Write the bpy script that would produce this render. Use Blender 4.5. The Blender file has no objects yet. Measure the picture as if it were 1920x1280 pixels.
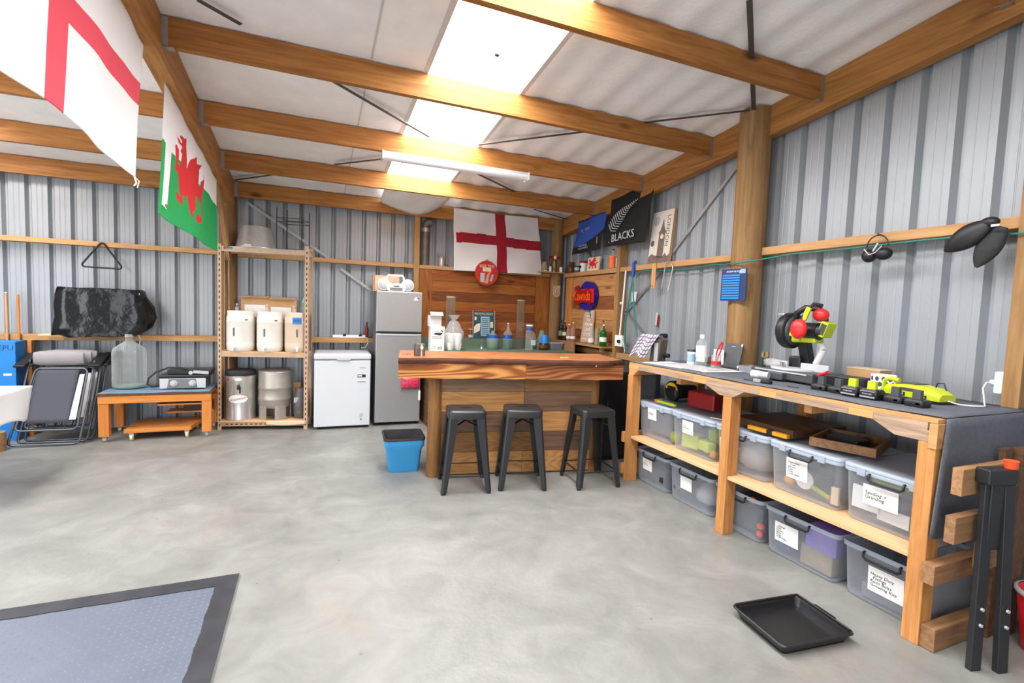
import bpy, bmesh, math, random
from mathutils import Vector, Matrix
random.seed(7)
scene = bpy.context.scene
COL = scene.collection
PI = math.pi

# ---------------------------------------------------------------- camera, light, exposure
def lin(c): return c/12.92 if c <= .04045 else ((c+.055)/1.055)**2.4
def rgb(r, g, b): return (lin(r/255), lin(g/255), lin(b/255), 1)

CAM_H = 1.45
yaw, pitch, roll = math.radians(22.464), math.radians(3.721), math.radians(-2.123)
fwd = Vector((math.sin(yaw)*math.cos(pitch), math.cos(yaw)*math.cos(pitch), -math.sin(pitch)))
rgt = Vector((math.cos(yaw), -math.sin(yaw), 0))
dwn = fwd.cross(rgt)
r2 = math.cos(roll)*rgt + math.sin(roll)*dwn
d2 = -math.sin(roll)*rgt + math.cos(roll)*dwn
cd = bpy.data.cameras.new('camera'); cam = bpy.data.objects.new('camera', cd); COL.objects.link(cam)
mw = Matrix.Identity(4)
for i in range(3):
    mw[i][0] = r2[i]; mw[i][1] = -d2[i]; mw[i][2] = -fwd[i]
mw[2][3] = CAM_H
cam.matrix_world = mw
cd.sensor_width = 36; cd.lens = 36*911.2/1920; cd.clip_start = .02
scene.camera = cam

w = bpy.data.worlds.new('sky'); scene.world = w; w.use_nodes = True
w.node_tree.nodes['Background'].inputs[0].default_value = (.86, .93, 1, 1)
w.node_tree.nodes['Background'].inputs[1].default_value = 1.2

def area(name, loc, target, sx, sy, power, color=(1, 1, 1)):
    l = bpy.data.lights.new(name, 'AREA'); l.shape = 'RECTANGLE'; l.size = sx; l.size_y = sy; l.energy = power; l.color = color
    o = bpy.data.objects.new(name, l); COL.objects.link(o); o.location = loc
    o.rotation_euler = (Vector(target)-Vector(loc)).to_track_quat('-Z', 'Y').to_euler()
    return o
# daylight through the two open roller doors: one in the front wall behind the camera, one in the left wall
area('front_door_daylight', (-2.2, -2.5, 1.35), (-2.2, 0, 1.35), 3.6, 2.5, 36, (.95, .98, 1))
area('side_door_daylight', (-5.05, 1.5, 1.35), (0, 1.5, 1.35), 3.4, 2.5, 64, (.95, .98, 1))
SKYLIGHT = 16.0
vs = scene.view_settings
vs.view_transform = 'Standard'; vs.look = 'None'; vs.gamma = 1; vs.use_curve_mapping = False
vs.exposure = 0.54

# ---------------------------------------------------------------- materials
MATS = {}
def nodes(name):
    m = bpy.data.materials.new(name); m.use_nodes = True
    nt = m.node_tree; p = nt.nodes['Principled BSDF']
    MATS[name] = m
    return m, nt, p
def plain(name, c, rough=.5, metal=0, spec=None, bump=0, bscale=60, var=0, vscale=8, aniso=None):
    m, nt, p = nodes(name)
    p.inputs['Base Color'].default_value = c; p.inputs['Roughness'].default_value = rough; p.inputs['Metallic'].default_value = metal
    if spec is not None: p.inputs['Specular IOR Level'].default_value = spec
    tc = None
    if bump or var:
        tc = nt.nodes.new('ShaderNodeTexCoord')
    if var:
        n = nt.nodes.new('ShaderNodeTexNoise'); n.inputs['Scale'].default_value = vscale; n.inputs['Detail'].default_value = 5
        nt.links.new(tc.outputs['Object'], n.inputs['Vector'])
        r = nt.nodes.new('ShaderNodeValToRGB')
        r.color_ramp.elements[0].position = .3; r.color_ramp.elements[1].position = .7
        r.color_ramp.elements[0].color = tuple(x*(1-var) for x in c[:3])+(1,); r.color_ramp.elements[1].color = tuple(min(1, x*(1+var*.6)) for x in c[:3])+(1,)
        nt.links.new(n.outputs['Fac'], r.inputs['Fac']); nt.links.new(r.outputs['Color'], p.inputs['Base Color'])
    if bump:
        n = nt.nodes.new('ShaderNodeTexNoise'); n.inputs['Scale'].default_value = bscale; n.inputs['Detail'].default_value = 3
        nt.links.new(tc.outputs['Object'], n.inputs['Vector'])
        b = nt.nodes.new('ShaderNodeBump'); b.inputs['Strength'].default_value = bump; b.inputs['Distance'].default_value = .01
        nt.links.new(n.outputs['Fac'], b.inputs['Height']); nt.links.new(b.outputs['Normal'], p.inputs['Normal'])
    return m
def wood(name, c1, c2, axis='x', scale=1.0, rough=.6, rings=0.0, var=.16, knots=True, spec=.3):
    """timber: long noise grain along one axis, optional ring figure, knots and a tint per piece"""
    m, nt, p = nodes(name); p.inputs['Roughness'].default_value = rough; p.inputs['Specular IOR Level'].default_value = spec
    L = nt.links.new
    tc = nt.nodes.new('ShaderNodeTexCoord'); oi = nt.nodes.new('ShaderNodeObjectInfo')
    off = nt.nodes.new('ShaderNodeVectorMath'); off.operation = 'ADD'
    sc = nt.nodes.new('ShaderNodeVectorMath'); sc.operation = 'SCALE'; sc.inputs[0].default_value = (13.7, 7.3, 5.1)
    L(oi.outputs['Random'], sc.inputs['Scale']); L(tc.outputs['Object'], off.inputs[0]); L(sc.outputs[0], off.inputs[1])
    mp = nt.nodes.new('ShaderNodeMapping')
    s = {'x': (1.1, 16, 16), 'y': (16, 1.1, 16), 'z': (16, 16, 1.1)}[axis]
    mp.inputs['Scale'].default_value = tuple(q*scale for q in s)
    L(off.outputs[0], mp.inputs['Vector'])
    n = nt.nodes.new('ShaderNodeTexNoise'); n.inputs['Scale'].default_value = 2.2; n.inputs['Detail'].default_value = 6; n.inputs['Roughness'].default_value = .62; n.inputs['Distortion'].default_value = .8
    L(mp.outputs[0], n.inputs['Vector'])
    r = nt.nodes.new('ShaderNodeValToRGB'); r.color_ramp.elements[0].position = .3; r.color_ramp.elements[1].position = .72
    r.color_ramp.elements[0].color = c1; r.color_ramp.elements[1].color = c2
    fac = n.outputs['Fac']
    if rings:
        mp2 = nt.nodes.new('ShaderNodeMapping'); s2 = {'x': (.55, 5.5, 5.5), 'y': (5.5, .55, 5.5), 'z': (5.5, 5.5, .55)}[axis]
        mp2.inputs['Scale'].default_value = tuple(q*scale for q in s2); L(off.outputs[0], mp2.inputs['Vector'])
        n2 = nt.nodes.new('ShaderNodeTexNoise'); n2.inputs['Scale'].default_value = 1.0; n2.inputs['Detail'].default_value = 1.5
        L(mp2.outputs[0], n2.inputs['Vector'])
        mu = nt.nodes.new('ShaderNodeMath'); mu.operation = 'MULTIPLY'; mu.inputs[1].default_value = 150; L(n2.outputs['Fac'], mu.inputs[0])
        si = nt.nodes.new('ShaderNodeMath'); si.operation = 'SINE'; L(mu.outputs[0], si.inputs[0])
        mr = nt.nodes.new('ShaderNodeMapRange'); mr.inputs[1].default_value = -1; mr.inputs[3].default_value = 0; mr.inputs[4].default_value = 1; L(si.outputs[0], mr.inputs[0])
        mx = nt.nodes.new('ShaderNodeMix'); mx.inputs[0].default_value = rings; L(n.outputs['Fac'], mx.inputs[2]); L(mr.outputs[0], mx.inputs[3])
        fac = mx.outputs[0]
    L(fac, r.inputs['Fac'])
    col = r.outputs['Color']
    if knots:
        mk = nt.nodes.new('ShaderNodeMapping'); s3 = {'x': (1.3, 4, 4), 'y': (4, 1.3, 4), 'z': (4, 4, 1.3)}[axis]
        mk.inputs['Scale'].default_value = s3; L(off.outputs[0], mk.inputs['Vector'])
        vo = nt.nodes.new('ShaderNodeTexVoronoi'); vo.inputs['Scale'].default_value = 1.0; L(mk.outputs[0], vo.inputs['Vector'])
        rk = nt.nodes.new('ShaderNodeValToRGB'); rk.color_ramp.elements[0].position = .05; rk.color_ramp.elements[0].color = (1, 1, 1, 1); rk.color_ramp.elements[1].position = .14; rk.color_ramp.elements[1].color = (0, 0, 0, 1)
        L(vo.outputs['Distance'], rk.inputs['Fac'])
        mxk = nt.nodes.new('ShaderNodeMix'); mxk.data_type = 'RGBA'; L(rk.outputs['Color'], mxk.inputs[0]); L(col, mxk.inputs[6])
        mxk.inputs[7].default_value = (c1[0]*.45, c1[1]*.38, c1[2]*.35, 1); col = mxk.outputs[2]
    hv = nt.nodes.new('ShaderNodeHueSaturation')
    mv = nt.nodes.new('ShaderNodeMapRange'); mv.inputs[3].default_value = 1-var; mv.inputs[4].default_value = 1+var; L(oi.outputs['Random'], mv.inputs[0])
    L(mv.outputs[0], hv.inputs['Value']); L(col, hv.inputs['Color']); L(hv.outputs[0], p.inputs['Base Color'])
    b = nt.nodes.new('ShaderNodeBump'); b.inputs['Strength'].default_value = .25; b.inputs['Distance'].default_value = .004
    L(n.outputs['Fac'], b.inputs['Height']); L(b.outputs['Normal'], p.inputs['Normal'])
    return m
def clear(name, c, fac=.6, rough=.15):
    """thin clear plastic or glass: part see-through, part glossy tinted surface"""
    m, nt, p = nodes(name)
    p.inputs['Base Color'].default_value = c; p.inputs['Roughness'].default_value = rough
    t = nt.nodes.new('ShaderNodeBsdfTransparent'); mx = nt.nodes.new('ShaderNodeMixShader'); mx.inputs[0].default_value = fac
    t.inputs[0].default_value = tuple(1-(1-q)*(1-fac)*1.3 for q in c[:3])+(1,)
    nt.links.new(p.outputs[0], mx.inputs[1]); nt.links.new(t.outputs[0], mx.inputs[2])
    lw = nt.nodes.new('ShaderNodeLayerWeight'); lw.inputs['Blend'].default_value = .5
    pw = nt.nodes.new('ShaderNodeMath'); pw.operation = 'POWER'; pw.inputs[1].default_value = 2.5; nt.links.new(lw.outputs['Facing'], pw.inputs[0])
    mr = nt.nodes.new('ShaderNodeMapRange'); mr.inputs[3].default_value = fac; mr.inputs[4].default_value = fac*.3; nt.links.new(pw.outputs[0], mr.inputs[0]); nt.links.new(mr.outputs[0], mx.inputs[0])
    nt.links.new(mx.outputs[0], nt.nodes['Material Output'].inputs[0])
    return m
def emit(name, c, s):
    m, nt, p = nodes(name)
    p.inputs['Base Color'].default_value = c; p.inputs['Emission Color'].default_value = c; p.inputs['Emission Strength'].default_value = s
    return m

def concrete():
    m, nt, p = nodes('concrete'); L = nt.links.new
    tc = nt.nodes.new('ShaderNodeTexCoord')
    def noise(sc, det, dist=0, rough=.5):
        n = nt.nodes.new('ShaderNodeTexNoise'); n.inputs['Scale'].default_value = sc; n.inputs['Detail'].default_value = det; n.inputs['Distortion'].default_value = dist; n.inputs['Roughness'].default_value = rough
        L(tc.outputs['Object'], n.inputs['Vector']); return n
    n1 = noise(.85, 8, 1.6, .62); n2 = noise(3.2, 8, 1.0, .66); n3 = noise(.55, 4, .4); n4 = noise(38, 2)
    r = nt.nodes.new('ShaderNodeValToRGB'); e = r.color_ramp.elements
    e[0].position = .34; e[0].color = rgb(114, 114, 111); e[1].position = .66; e[1].color = rgb(148, 148, 144)
    e.new(.5).color = rgb(131, 131, 127)
    mx = nt.nodes.new('ShaderNodeMix'); mx.inputs[0].default_value = .5; L(n1.outputs['Fac'], mx.inputs[2]); L(n2.outputs['Fac'], mx.inputs[3]); L(mx.outputs[0], r.inputs['Fac'])
    # brown stains
    rs = nt.nodes.new('ShaderNodeValToRGB'); rs.color_ramp.elements[0].position = .56; rs.color_ramp.elements[1].position = .78; L(n3.outputs['Fac'], rs.inputs['Fac'])
    ms = nt.nodes.new('ShaderNodeMath'); ms.operation = 'MULTIPLY'; L(rs.outputs['Color'], ms.inputs[0]); L(n2.outputs['Fac'], ms.inputs[1])
    m2 = nt.nodes.new('ShaderNodeMix'); m2.data_type = 'RGBA'; L(ms.outputs[0], m2.inputs[0]); L(r.outputs['Color'], m2.inputs[6]); m2.inputs[7].default_value = rgb(124, 104, 82)
    # small dark specks
    vo = nt.nodes.new('ShaderNodeTexVoronoi'); vo.inputs['Scale'].default_value = 5.5; L(tc.outputs['Object'], vo.inputs['Vector'])
    rv = nt.nodes.new('ShaderNodeValToRGB'); rv.color_ramp.elements[0].position = .02; rv.color_ramp.elements[0].color = (.75, .75, .75, 1); rv.color_ramp.elements[1].position = .05; rv.color_ramp.elements[1].color = (0, 0, 0, 1); L(vo.outputs['Distance'], rv.inputs['Fac'])
    m3 = nt.nodes.new('ShaderNodeMix'); m3.data_type = 'RGBA'; L(rv.outputs['Color'], m3.inputs[0]); L(m2.outputs[2], m3.inputs[6]); m3.inputs[7].default_value = rgb(84, 80, 74)
    L(m3.outputs[2], p.inputs['Base Color'])
    rr = nt.nodes.new('ShaderNodeMapRange'); rr.inputs[3].default_value = .32; rr.inputs[4].default_value = .6; L(n1.outputs['Fac'], rr.inputs[0]); L(rr.outputs[0], p.inputs['Roughness'])
    b = nt.nodes.new('ShaderNodeBump'); b.inputs['Strength'].default_value = .12; b.inputs['Distance'].default_value = .01; L(n4.outputs['Fac'], b.inputs['Height']); L(b.outputs['Normal'], p.inputs['Normal'])
    return m
concrete()
plain('steel_sheet', rgb(160, 166, 172), .42, .25, var=.05, vscale=3)
plain('underlay', rgb(243, 243, 243), .8, bump=.35, bscale=30, var=.05, vscale=6)
plain('underlay_seam', rgb(206, 203, 198), .8)
emit('skylight_sheet', (1, 1, 1, 1), SKYLIGHT)
plain('strap_steel', rgb(92, 90, 88), .5, .6)
plain('galv', rgb(176, 178, 180), .4, .75, var=.1, vscale=20)
wood('purlin_wood', rgb(140, 88, 40), rgb(190, 132, 70), 'x', .8)
wood('rafter_wood', rgb(136, 90, 44), rgb(178, 126, 68), 'y', .8)
wood('girt_x', rgb(172, 128, 82), rgb(208, 164, 112), 'x', 1)
wood('girt_y', rgb(168, 126, 82), rgb(204, 160, 110), 'y', 1)
wood('stud_wood', rgb(146, 108, 66), rgb(182, 142, 94), 'z', 1)
wood('pole_wood', rgb(116, 88, 56), rgb(160, 126, 84), 'z', .7, rough=.75)
wood('log_wood', rgb(100, 68, 36), rgb(148, 106, 62), 'z', .8, rough=.75)
wood('plank_back_a', rgb(132, 70, 28), rgb(172, 102, 48), 'x', .8, rings=.22)
wood('plank_back_b', rgb(112, 60, 26), rgb(150, 88, 44), 'x', .8, rings=.18)
wood('plank_back_c', rgb(148, 82, 36), rgb(188, 118, 58), 'x', .8, rings=.2)
wood('plank_back_v', rgb(138, 78, 32), rgb(178, 112, 54), 'z', .8, rings=.18)
wood('plank_right_a', rgb(164, 112, 66), rgb(194, 144, 92), 'y', .8, rings=.18)
wood('plank_right_b', rgb(118, 70, 40), rgb(152, 96, 58), 'y', .8, rings=.18)
wood('bar_grey', rgb(110, 86, 66), rgb(146, 118, 94), 'x', 1, var=.1)
wood('bar_dark', rgb(92, 68, 52), rgb(126, 98, 78), 'x', 1, var=.1)
wood('bar_tan', rgb(156, 108, 62), rgb(194, 146, 92), 'x', 1, var=.1, rings=.2)
wood('bar_brown', rgb(122, 84, 50), rgb(158, 114, 72), 'x', 1, var=.1, rings=.15)
wood('bar_fascia', rgb(150, 86, 40), rgb(212, 150, 86), 'x', .8, rings=.55, var=.04, rough=.4)
wood('bar_fascia_red', rgb(132, 74, 42), rgb(186, 122, 76), 'x', .8, rings=.5, var=.04, rough=.4)
wood('bar_slab', rgb(150, 88, 50), rgb(190, 126, 80), 'x', .7, rings=.3, var=.03, rough=.35)
wood('bark_edge', rgb(52, 30, 20), rgb(98, 58, 40), 'x', 1.2, rough=.8, knots=False)
wood('bench_grey', rgb(140, 116, 96), rgb(190, 162, 138), 'y', 1.4, var=.06, rough=.75)
wood('bench_tan', rgb(186, 134, 84), rgb(212, 162, 110), 'y', 1.2, var=.06)
wood('bench_leg', rgb(172, 112, 60), rgb(210, 152, 92), 'z', 1.2, var=.08)
wood('bench_shelf', rgb(208, 164, 118), rgb(230, 190, 148), 'y', .7, var=.04, knots=False)
wood('pallet_wood', rgb(128, 92, 62), rgb(170, 130, 92), 'x', 1.2)
wood('dark_board', rgb(72, 50, 34), rgb(108, 78, 54), 'y', 1)
wood('orange_wood', rgb(196, 116, 48), rgb(226, 152, 80), 'x', 1, var=.05, rough=.45)
wood('orange_wood_z', rgb(196, 116, 48), rgb(226, 152, 80), 'z', 1, var=.05, rough=.45)
wood('sign_wood', rgb(178, 146, 120), rgb(206, 178, 152), 'z', 1.2, var=.03, knots=False)
wood('handle_wood', rgb(186, 130, 84), rgb(214, 164, 116), 'z', 1, knots=False)
plain('black_metal', rgb(46, 47, 50), .38, .3)
plain('black_plastic', rgb(28, 28, 31), .45)
plain('black_rubber', rgb(40, 40, 42), .7, bump=.3, var=.3, vscale=20)
plain('tray_black', rgb(34, 34, 36), .32, bump=.15, bscale=15)
plain('dark_grey', rgb(70, 72, 76), .5)
plain('mid_grey', rgb(118, 120, 124), .5)
plain('light_grey', rgb(186, 188, 192), .5)
plain('white_paint', rgb(206, 210, 217), .35)
plain('white_plastic', rgb(240, 240, 238), .4)
plain('paper', rgb(232, 232, 230), .8)
plain('paper_print', rgb(190, 192, 194), .8, var=.35, vscale=40)
plain('ink', rgb(30, 30, 36), .8)
plain('ink_grey', rgb(110, 112, 118), .8)
plain('pipe_dark', rgb(108, 102, 96), .5, .5, var=.2, vscale=12)
plain('card', rgb(196, 156, 110), .8, var=.08)
plain('card_pale', rgb(222, 200, 170), .8, var=.06)
plain('steel_brushed', rgb(206, 206, 206), .3, .6, var=.06, vscale=30)
plain('fridge_steel', rgb(172, 172, 172), .34, .55, var=.03, vscale=40)
plain('fridge_side', rgb(118, 118, 120), .5, .2)
plain('keg_steel', rgb(178, 172, 164), .42, .55, var=.14, vscale=7)
plain('boiler_steel', rgb(212, 208, 202), .25, .65, var=.05)
plain('drum_white', rgb(236, 232, 224), .4, var=.03)
plain('drum_tan', rgb(222, 200, 176), .4, var=.04)
plain('rack_tan', rgb(196, 166, 138), .55, .1, var=.1, vscale=25)
plain('slot_dark', rgb(62, 48, 40), .8)
plain('tape_blue', rgb(40, 130, 200), .6)
plain('tub_blue', rgb(58, 150, 210), .4, var=.04)
plain('bright_blue', rgb(24, 130, 214), .5)
plain('deep_blue', rgb(30, 26, 140), .3)
plain('cobalt', rgb(40, 80, 170), .6, var=.06)
plain('dusty_blue', rgb(112, 140, 164), .8, var=.3, vscale=6)
plain('navy', rgb(30, 50, 100), .5)
plain('cloth_white', rgb(238, 238, 240), .85, bump=.15, bscale=200)
plain('cloth_flag_white', rgb(226, 224, 224), .85, bump=.12, bscale=200)
plain('cloth_red', rgb(226, 76, 94), .85)
plain('cloth_dark_red', rgb(158, 20, 42), .85)
plain('cloth_green', rgb(20, 158, 82), .85)
plain('dragon_red', rgb(214, 36, 42), .85)
plain('cloth_black', rgb(24, 23, 26), .85)
plain('silver_ink', rgb(196, 196, 198), .6)
plain('mesh_fabric', rgb(78, 80, 90), .85, bump=.3, bscale=300)
plain('pillow_grey', rgb(150, 146, 150), .85, bump=.1)
plain('chair_tube', rgb(96, 100, 108), .35, .6)
plain('bag_black', rgb(20, 20, 22), .16, bump=1.0, bscale=6)
plain('felt', rgb(104, 107, 115), .95, bump=.5, bscale=220, var=.1, vscale=40, spec=.1)
plain('lime', rgb(190, 206, 34), .42)
plain('lime_dark', rgb(150, 170, 40), .5)
plain('muff_red', rgb(226, 44, 44), .4)
plain('red_plastic', rgb(206, 34, 44), .4)
plain('red_deep', rgb(150, 22, 26), .45)
plain('orange_red', rgb(246, 84, 40), .45)
plain('orange_neon', rgb(250, 96, 20), .4)
plain('orange_label', rgb(244, 116, 56), .6)
plain('yellow', rgb(232, 200, 30), .45)
plain('amber', rgb(214, 150, 30), .5)
plain('teal_hose', rgb(40, 128, 116), .4)
plain('hose_blue', rgb(30, 84, 178), .4)
plain('brown_jug', rgb(104, 62, 32), .35, var=.2, vscale=14)
plain('clay', rgb(160, 140, 110), .7, var=.15, vscale=20)
plain('brass', rgb(150, 128, 88), .4, .6)
plain('towel', rgb(206, 198, 208), .9, bump=.3, bscale=150)
plain('towel_line', rgb(90, 84, 104), .9)
plain('knife_block', rgb(96, 84, 78), .6)
plain('green_counter', rgb(98, 116, 98), .75, var=.08, vscale=10)
plain('poster_teal', rgb(52, 84, 92), .4, var=.3, vscale=16)
plain('poster_pale', rgb(150, 184, 204), .4, var=.12, vscale=20)
plain('sepia', rgb(226, 218, 206), .8, var=.05)
plain('sepia_dark', rgb(124, 104, 98), .8, var=.2, vscale=40)
plain('tin_red', rgb(196, 50, 38), .4, var=.12, vscale=20)
plain('cream', rgb(224, 210, 180), .6)
plain('purple', rgb(128, 104, 190), .5)
plain('pack_red', rgb(206, 60, 90), .3, var=.5, vscale=60)
plain('plate_metal', rgb(100, 108, 122), .5, .15, var=.06, vscale=5)
plain('tape_worn', rgb(48, 49, 56), .6, var=.35, vscale=9)
plain('caster_grey', rgb(168, 168, 160), .5)
plain('caster_green', rgb(206, 214, 160), .5)
plain('light_diffuser', rgb(240, 243, 248), .4)
plain('grey_rag', rgb(168, 162, 154), .9, bump=.4, bscale=12)
plain('sack_grey', rgb(96, 94, 98), .5, var=.4, vscale=20)
plain('wash_tub_white', rgb(236, 234, 230), .5)
clear('bin_plastic', rgb(214, 222, 232), .78, .2)
clear('bin_lid_plastic', rgb(196, 208, 224), .42, .25)
clear('glass_clear', rgb(232, 240, 238), .87, .04)
clear('glass_tint', rgb(158, 186, 172), .5, .05)
clear('glass_smoke', rgb(180, 178, 160), .93, .08)
clear('glass_green', rgb(26, 110, 36), .3, .05)
clear('glass_dark', rgb(24, 34, 22), .15, .05)
clear('glass_brown', rgb(70, 44, 20), .2, .05)
clear('glass_pink', rgb(200, 150, 130), .5, .05)
clear('wrap', rgb(236, 236, 238), .76, .1)
clear('liquid_green', rgb(150, 160, 90), .35, .05)
clear('liquid_teal', rgb(90, 130, 116), .35, .05)

# ---------------------------------------------------------------- mesh builder
class B:
    """collects shapes into one mesh; mat is the slot used by the next shape"""
    def __init__(s): s.v = []; s.f = []; s.m = []; s.mi = 0; s.sm = []
    def add(s, vs, fs, smooth=False):
        b = len(s.v); s.v += [tuple(p) for p in vs]
        for f in fs: s.f.append(tuple(b+i for i in f)); s.m.append(s.mi); s.sm.append(smooth)
        return s
    def box(s, c, d, rot=None):
        x, y, z = d[0]/2, d[1]/2, d[2]/2
        P = [Vector((a*x, b*y, e*z)) for e in (-1, 1) for b in (-1, 1) for a in (-1, 1)]
        if rot is not None:
            R = rot if isinstance(rot, Matrix) else Matrix.Rotation(rot, 3, 'Z'); P = [R @ p for p in P]
        c = Vector(c)
        return s.add([p+c for p in P], [(0, 2, 3, 1), (4, 5, 7, 6), (0, 1, 5, 4), (2, 6, 7, 3), (0, 4, 6, 2), (1, 3, 7, 5)])
    def bx(s, x0, x1, y0, y1, z0, z1): return s.box(((x0+x1)/2, (y0+y1)/2, (z0+z1)/2), (abs(x1-x0), abs(y1-y0), abs(z1-z0)))
    def bar(s, a, b, wd, ht, up=(0, 0, 1)):
        a, b = Vector(a), Vector(b); d = b-a; L = d.length; d.normalize()
        up = Vector(up); r = d.cross(up)
        if r.length < 1e-4: r = d.cross(Vector((1, 0, 0)))
        r.normalize(); u = r.cross(d)
        R = Matrix((r, d, u)).transposed()
        return s.box((a+b)/2, (wd, L, ht), R)
    def ring(s, c, r, n, ax, ph=0, ry=None):
        c = Vector(c); a, b = ax; ry = r if ry is None else ry
        return [c+a*(r*math.cos(ph+2*PI*i/n))+b*(ry*math.sin(ph+2*PI*i/n)) for i in range(n)]
    def loft(s, rings, cap0=True, cap1=True, smooth=True):
        n = len(rings[0]); vs = [p for r in rings for p in r]; fs = []
        for k in range(len(rings)-1):
            for i in range(n):
                j = (i+1) % n; fs.append((k*n+i, k*n+j, (k+1)*n+j, (k+1)*n+i))
        s.add(vs, fs, smooth)
        if cap0: s.add(rings[0], [tuple(reversed(range(n)))])
        if cap1: s.add(rings[-1], [tuple(range(n))])
        return s
    def lathe(s, prof, c=(0, 0, 0), n=20, cap0=True, cap1=True, R=None):
        rings = []
        for r, z in prof:
            pts = [Vector((r*math.cos(2*PI*i/n), r*math.sin(2*PI*i/n), z)) for i in range(n)]
            if R is not None: pts = [R @ p for p in pts]
            rings.append([p+Vector(c) for p in pts])
        return s.loft(rings, cap0, cap1)
    def cyl(s, a, b, r, n=12, r1=None):
        a, b = Vector(a), Vector(b); d = (b-a).normalized()
        p = d.cross(Vector((0, 0, 1)));
        if p.length < 1e-3: p = Vector((1, 0, 0))
        p.normalize(); q = d.cross(p)
        return s.loft([s.ring(a, r, n, (p, q)), s.ring(b, r if r1 is None else r1, n, (p, q))])
    def tube(s, pts, r, n=8, closed=False):
        pts = [Vector(p) for p in pts]; rings = []; N = len(pts); last = None
        for i, p in enumerate(pts):
            if closed: t = pts[(i+1) % N]-pts[i-1]
            else: t = pts[min(i+1, N-1)]-pts[max(i-1, 0)]
            t.normalize()
            if last is None:
                a = t.cross(Vector((0, 0, 1)))
                if a.length < 1e-3: a = t.cross(Vector((1, 0, 0)))
            else: a = last - t*last.dot(t)
            a.normalize(); last = a; b = t.cross(a)
            rings.append(s.ring(p, r, n, (a, b)))
        if closed:
            rings.append(rings[0]); return s.loft(rings, False, False)
        return s.loft(rings)
    def prism(s, poly, M, d):
        """poly in 2-D, placed by matrix M, thickness d along M's z"""
        n = len(poly); a = [M @ Vector((p[0], p[1], 0)) for p in poly]; b = [M @ Vector((p[0], p[1], d)) for p in poly]
        s.add(a+b, [tuple(reversed(range(n))), tuple(range(n, 2*n))]+[(i, (i+1) % n, n+(i+1) % n, n+i) for i in range(n)])
        return s
    def ball(s, c, r, sc=(1, 1, 1), n=12, m=8):
        prof = [(max(1e-4, math.sin(PI*k/m))*r, -math.cos(PI*k/m)*r) for k in range(m+1)]
        rings = [[Vector((c[0]+q*math.cos(2*PI*i/n)*sc[0], c[1]+q*math.sin(2*PI*i/n)*sc[1], c[2]+z*sc[2])) for i in range(n)] for q, z in prof]
        return s.loft(rings)
    def grid(s, fn, nu, nv, pick=None, smooth=True):
        b = len(s.v)
        for j in range(nv+1):
            for i in range(nu+1): s.v.append(tuple(fn(i/nu, j/nv)))
        for j in range(nv):
            for i in range(nu):
                q = b+j*(nu+1)+i
                s.f.append((q, q+1, q+nu+2, q+nu+1)); s.m.append(pick((i+.5)/nu, (j+.5)/nv) if pick else s.mi); s.sm.append(smooth)
        return s
def rrect(cx, cy, hx, hy, r, z, n=4):
    out = []
    for k, (sx, sy) in enumerate(((1, 1), (-1, 1), (-1, -1), (1, -1))):
        for i in range(n+1):
            a = PI/2*k+PI/2*i/n
            out.append(Vector((cx+sx*(hx-r)+r*math.cos(a), cy+sy*(hy-r)+r*math.sin(a), z)))
    return out
def mesh(name, b, mats):
    me = bpy.data.meshes.new(name); me.from_pydata(b.v, [], b.f)
    for mname in ([mats] if isinstance(mats, str) else mats): me.materials.append(MATS[mname])
    me.polygons.foreach_set('material_index', b.m); me.polygons.foreach_set('use_smooth', b.sm)
    me.update(); return me
def obj(name, b, mats, parent=None, bevel=0, label=None):
    me = b if isinstance(b, bpy.types.Mesh) else mesh(name, b, mats)
    o = bpy.data.objects.new(name, me); COL.objects.link(o)
    if parent is not None: o.parent = parent
    if bevel:
        md = o.modifiers.new('bevel', 'BEVEL'); md.width = bevel; md.segments = 2; md.limit_method = 'ANGLE'; md.angle_limit = .7
    if label: o['label'] = label
    return o
def tag(o, label, cat, group=None):
    o['label'] = label; o['category'] = cat
    if group: o['group'] = group
    return o
def thing(name, label, cat, loc=(0, 0, 0), rz=0, group=None):
    o = bpy.data.objects.new(name, None); o.empty_display_size = .1; COL.objects.link(o)
    o.location = loc; o.rotation_euler = (0, 0, rz)
    return tag(o, label, cat, group)
def struct(name, b=None, mats=None, parent=None):
    if b is None:
        o = bpy.data.objects.new(name, None); COL.objects.link(o)
    else: o = obj(name, b, mats, parent)
    o['kind'] = 'structure'; return o
def frame(org, right, up):
    r = Vector(right).normalized(); u = Vector(up); u = (u-r*u.dot(r)).normalized(); n = r.cross(u)
    M = Matrix((r, u, n)).transposed().to_4x4(); M.translation = Vector(org); return M
def text(name, s, size, mat, parent, M, align='CENTER', shear=0, space=1.0):
    cu = bpy.data.curves.new(name, 'FONT'); cu.body = s; cu.size = size; cu.align_x = align; cu.align_y = 'CENTER'; cu.resolution_u = 2; cu.shear = shear; cu.space_line = space; cu.extrude = size*.01
    t = bpy.data.objects.new(name, cu); me = bpy.data.meshes.new_from_object(t)
    bpy.data.objects.remove(t); bpy.data.curves.remove(cu)
    me.name = name; me.transform(M); me.materials.clear(); me.materials.append(MATS[mat])
    for p in me.polygons: p.material_index = 0
    o = bpy.data.objects.new(name, me); COL.objects.link(o); o.parent = parent; return o
def inside(poly, x, y):
    c = False; j = len(poly)-1
    for i in range(len(poly)):
        xi, yi = poly[i]; xj, yj = poly[j]
        if (yi > y) != (yj > y) and x < (xj-xi)*(y-yi)/(yj-yi)+xi: c = not c
        j = i
    return c
BACK = lambda x, y, z: frame((x, y, z), (1, 0, 0), (0, 0, 1))      # print facing the room from the back wall
RIGHT = lambda x, y, z: frame((x, y, z), (0, -1, 0), (0, 0, 1))    # print facing the room from the right wall

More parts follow.
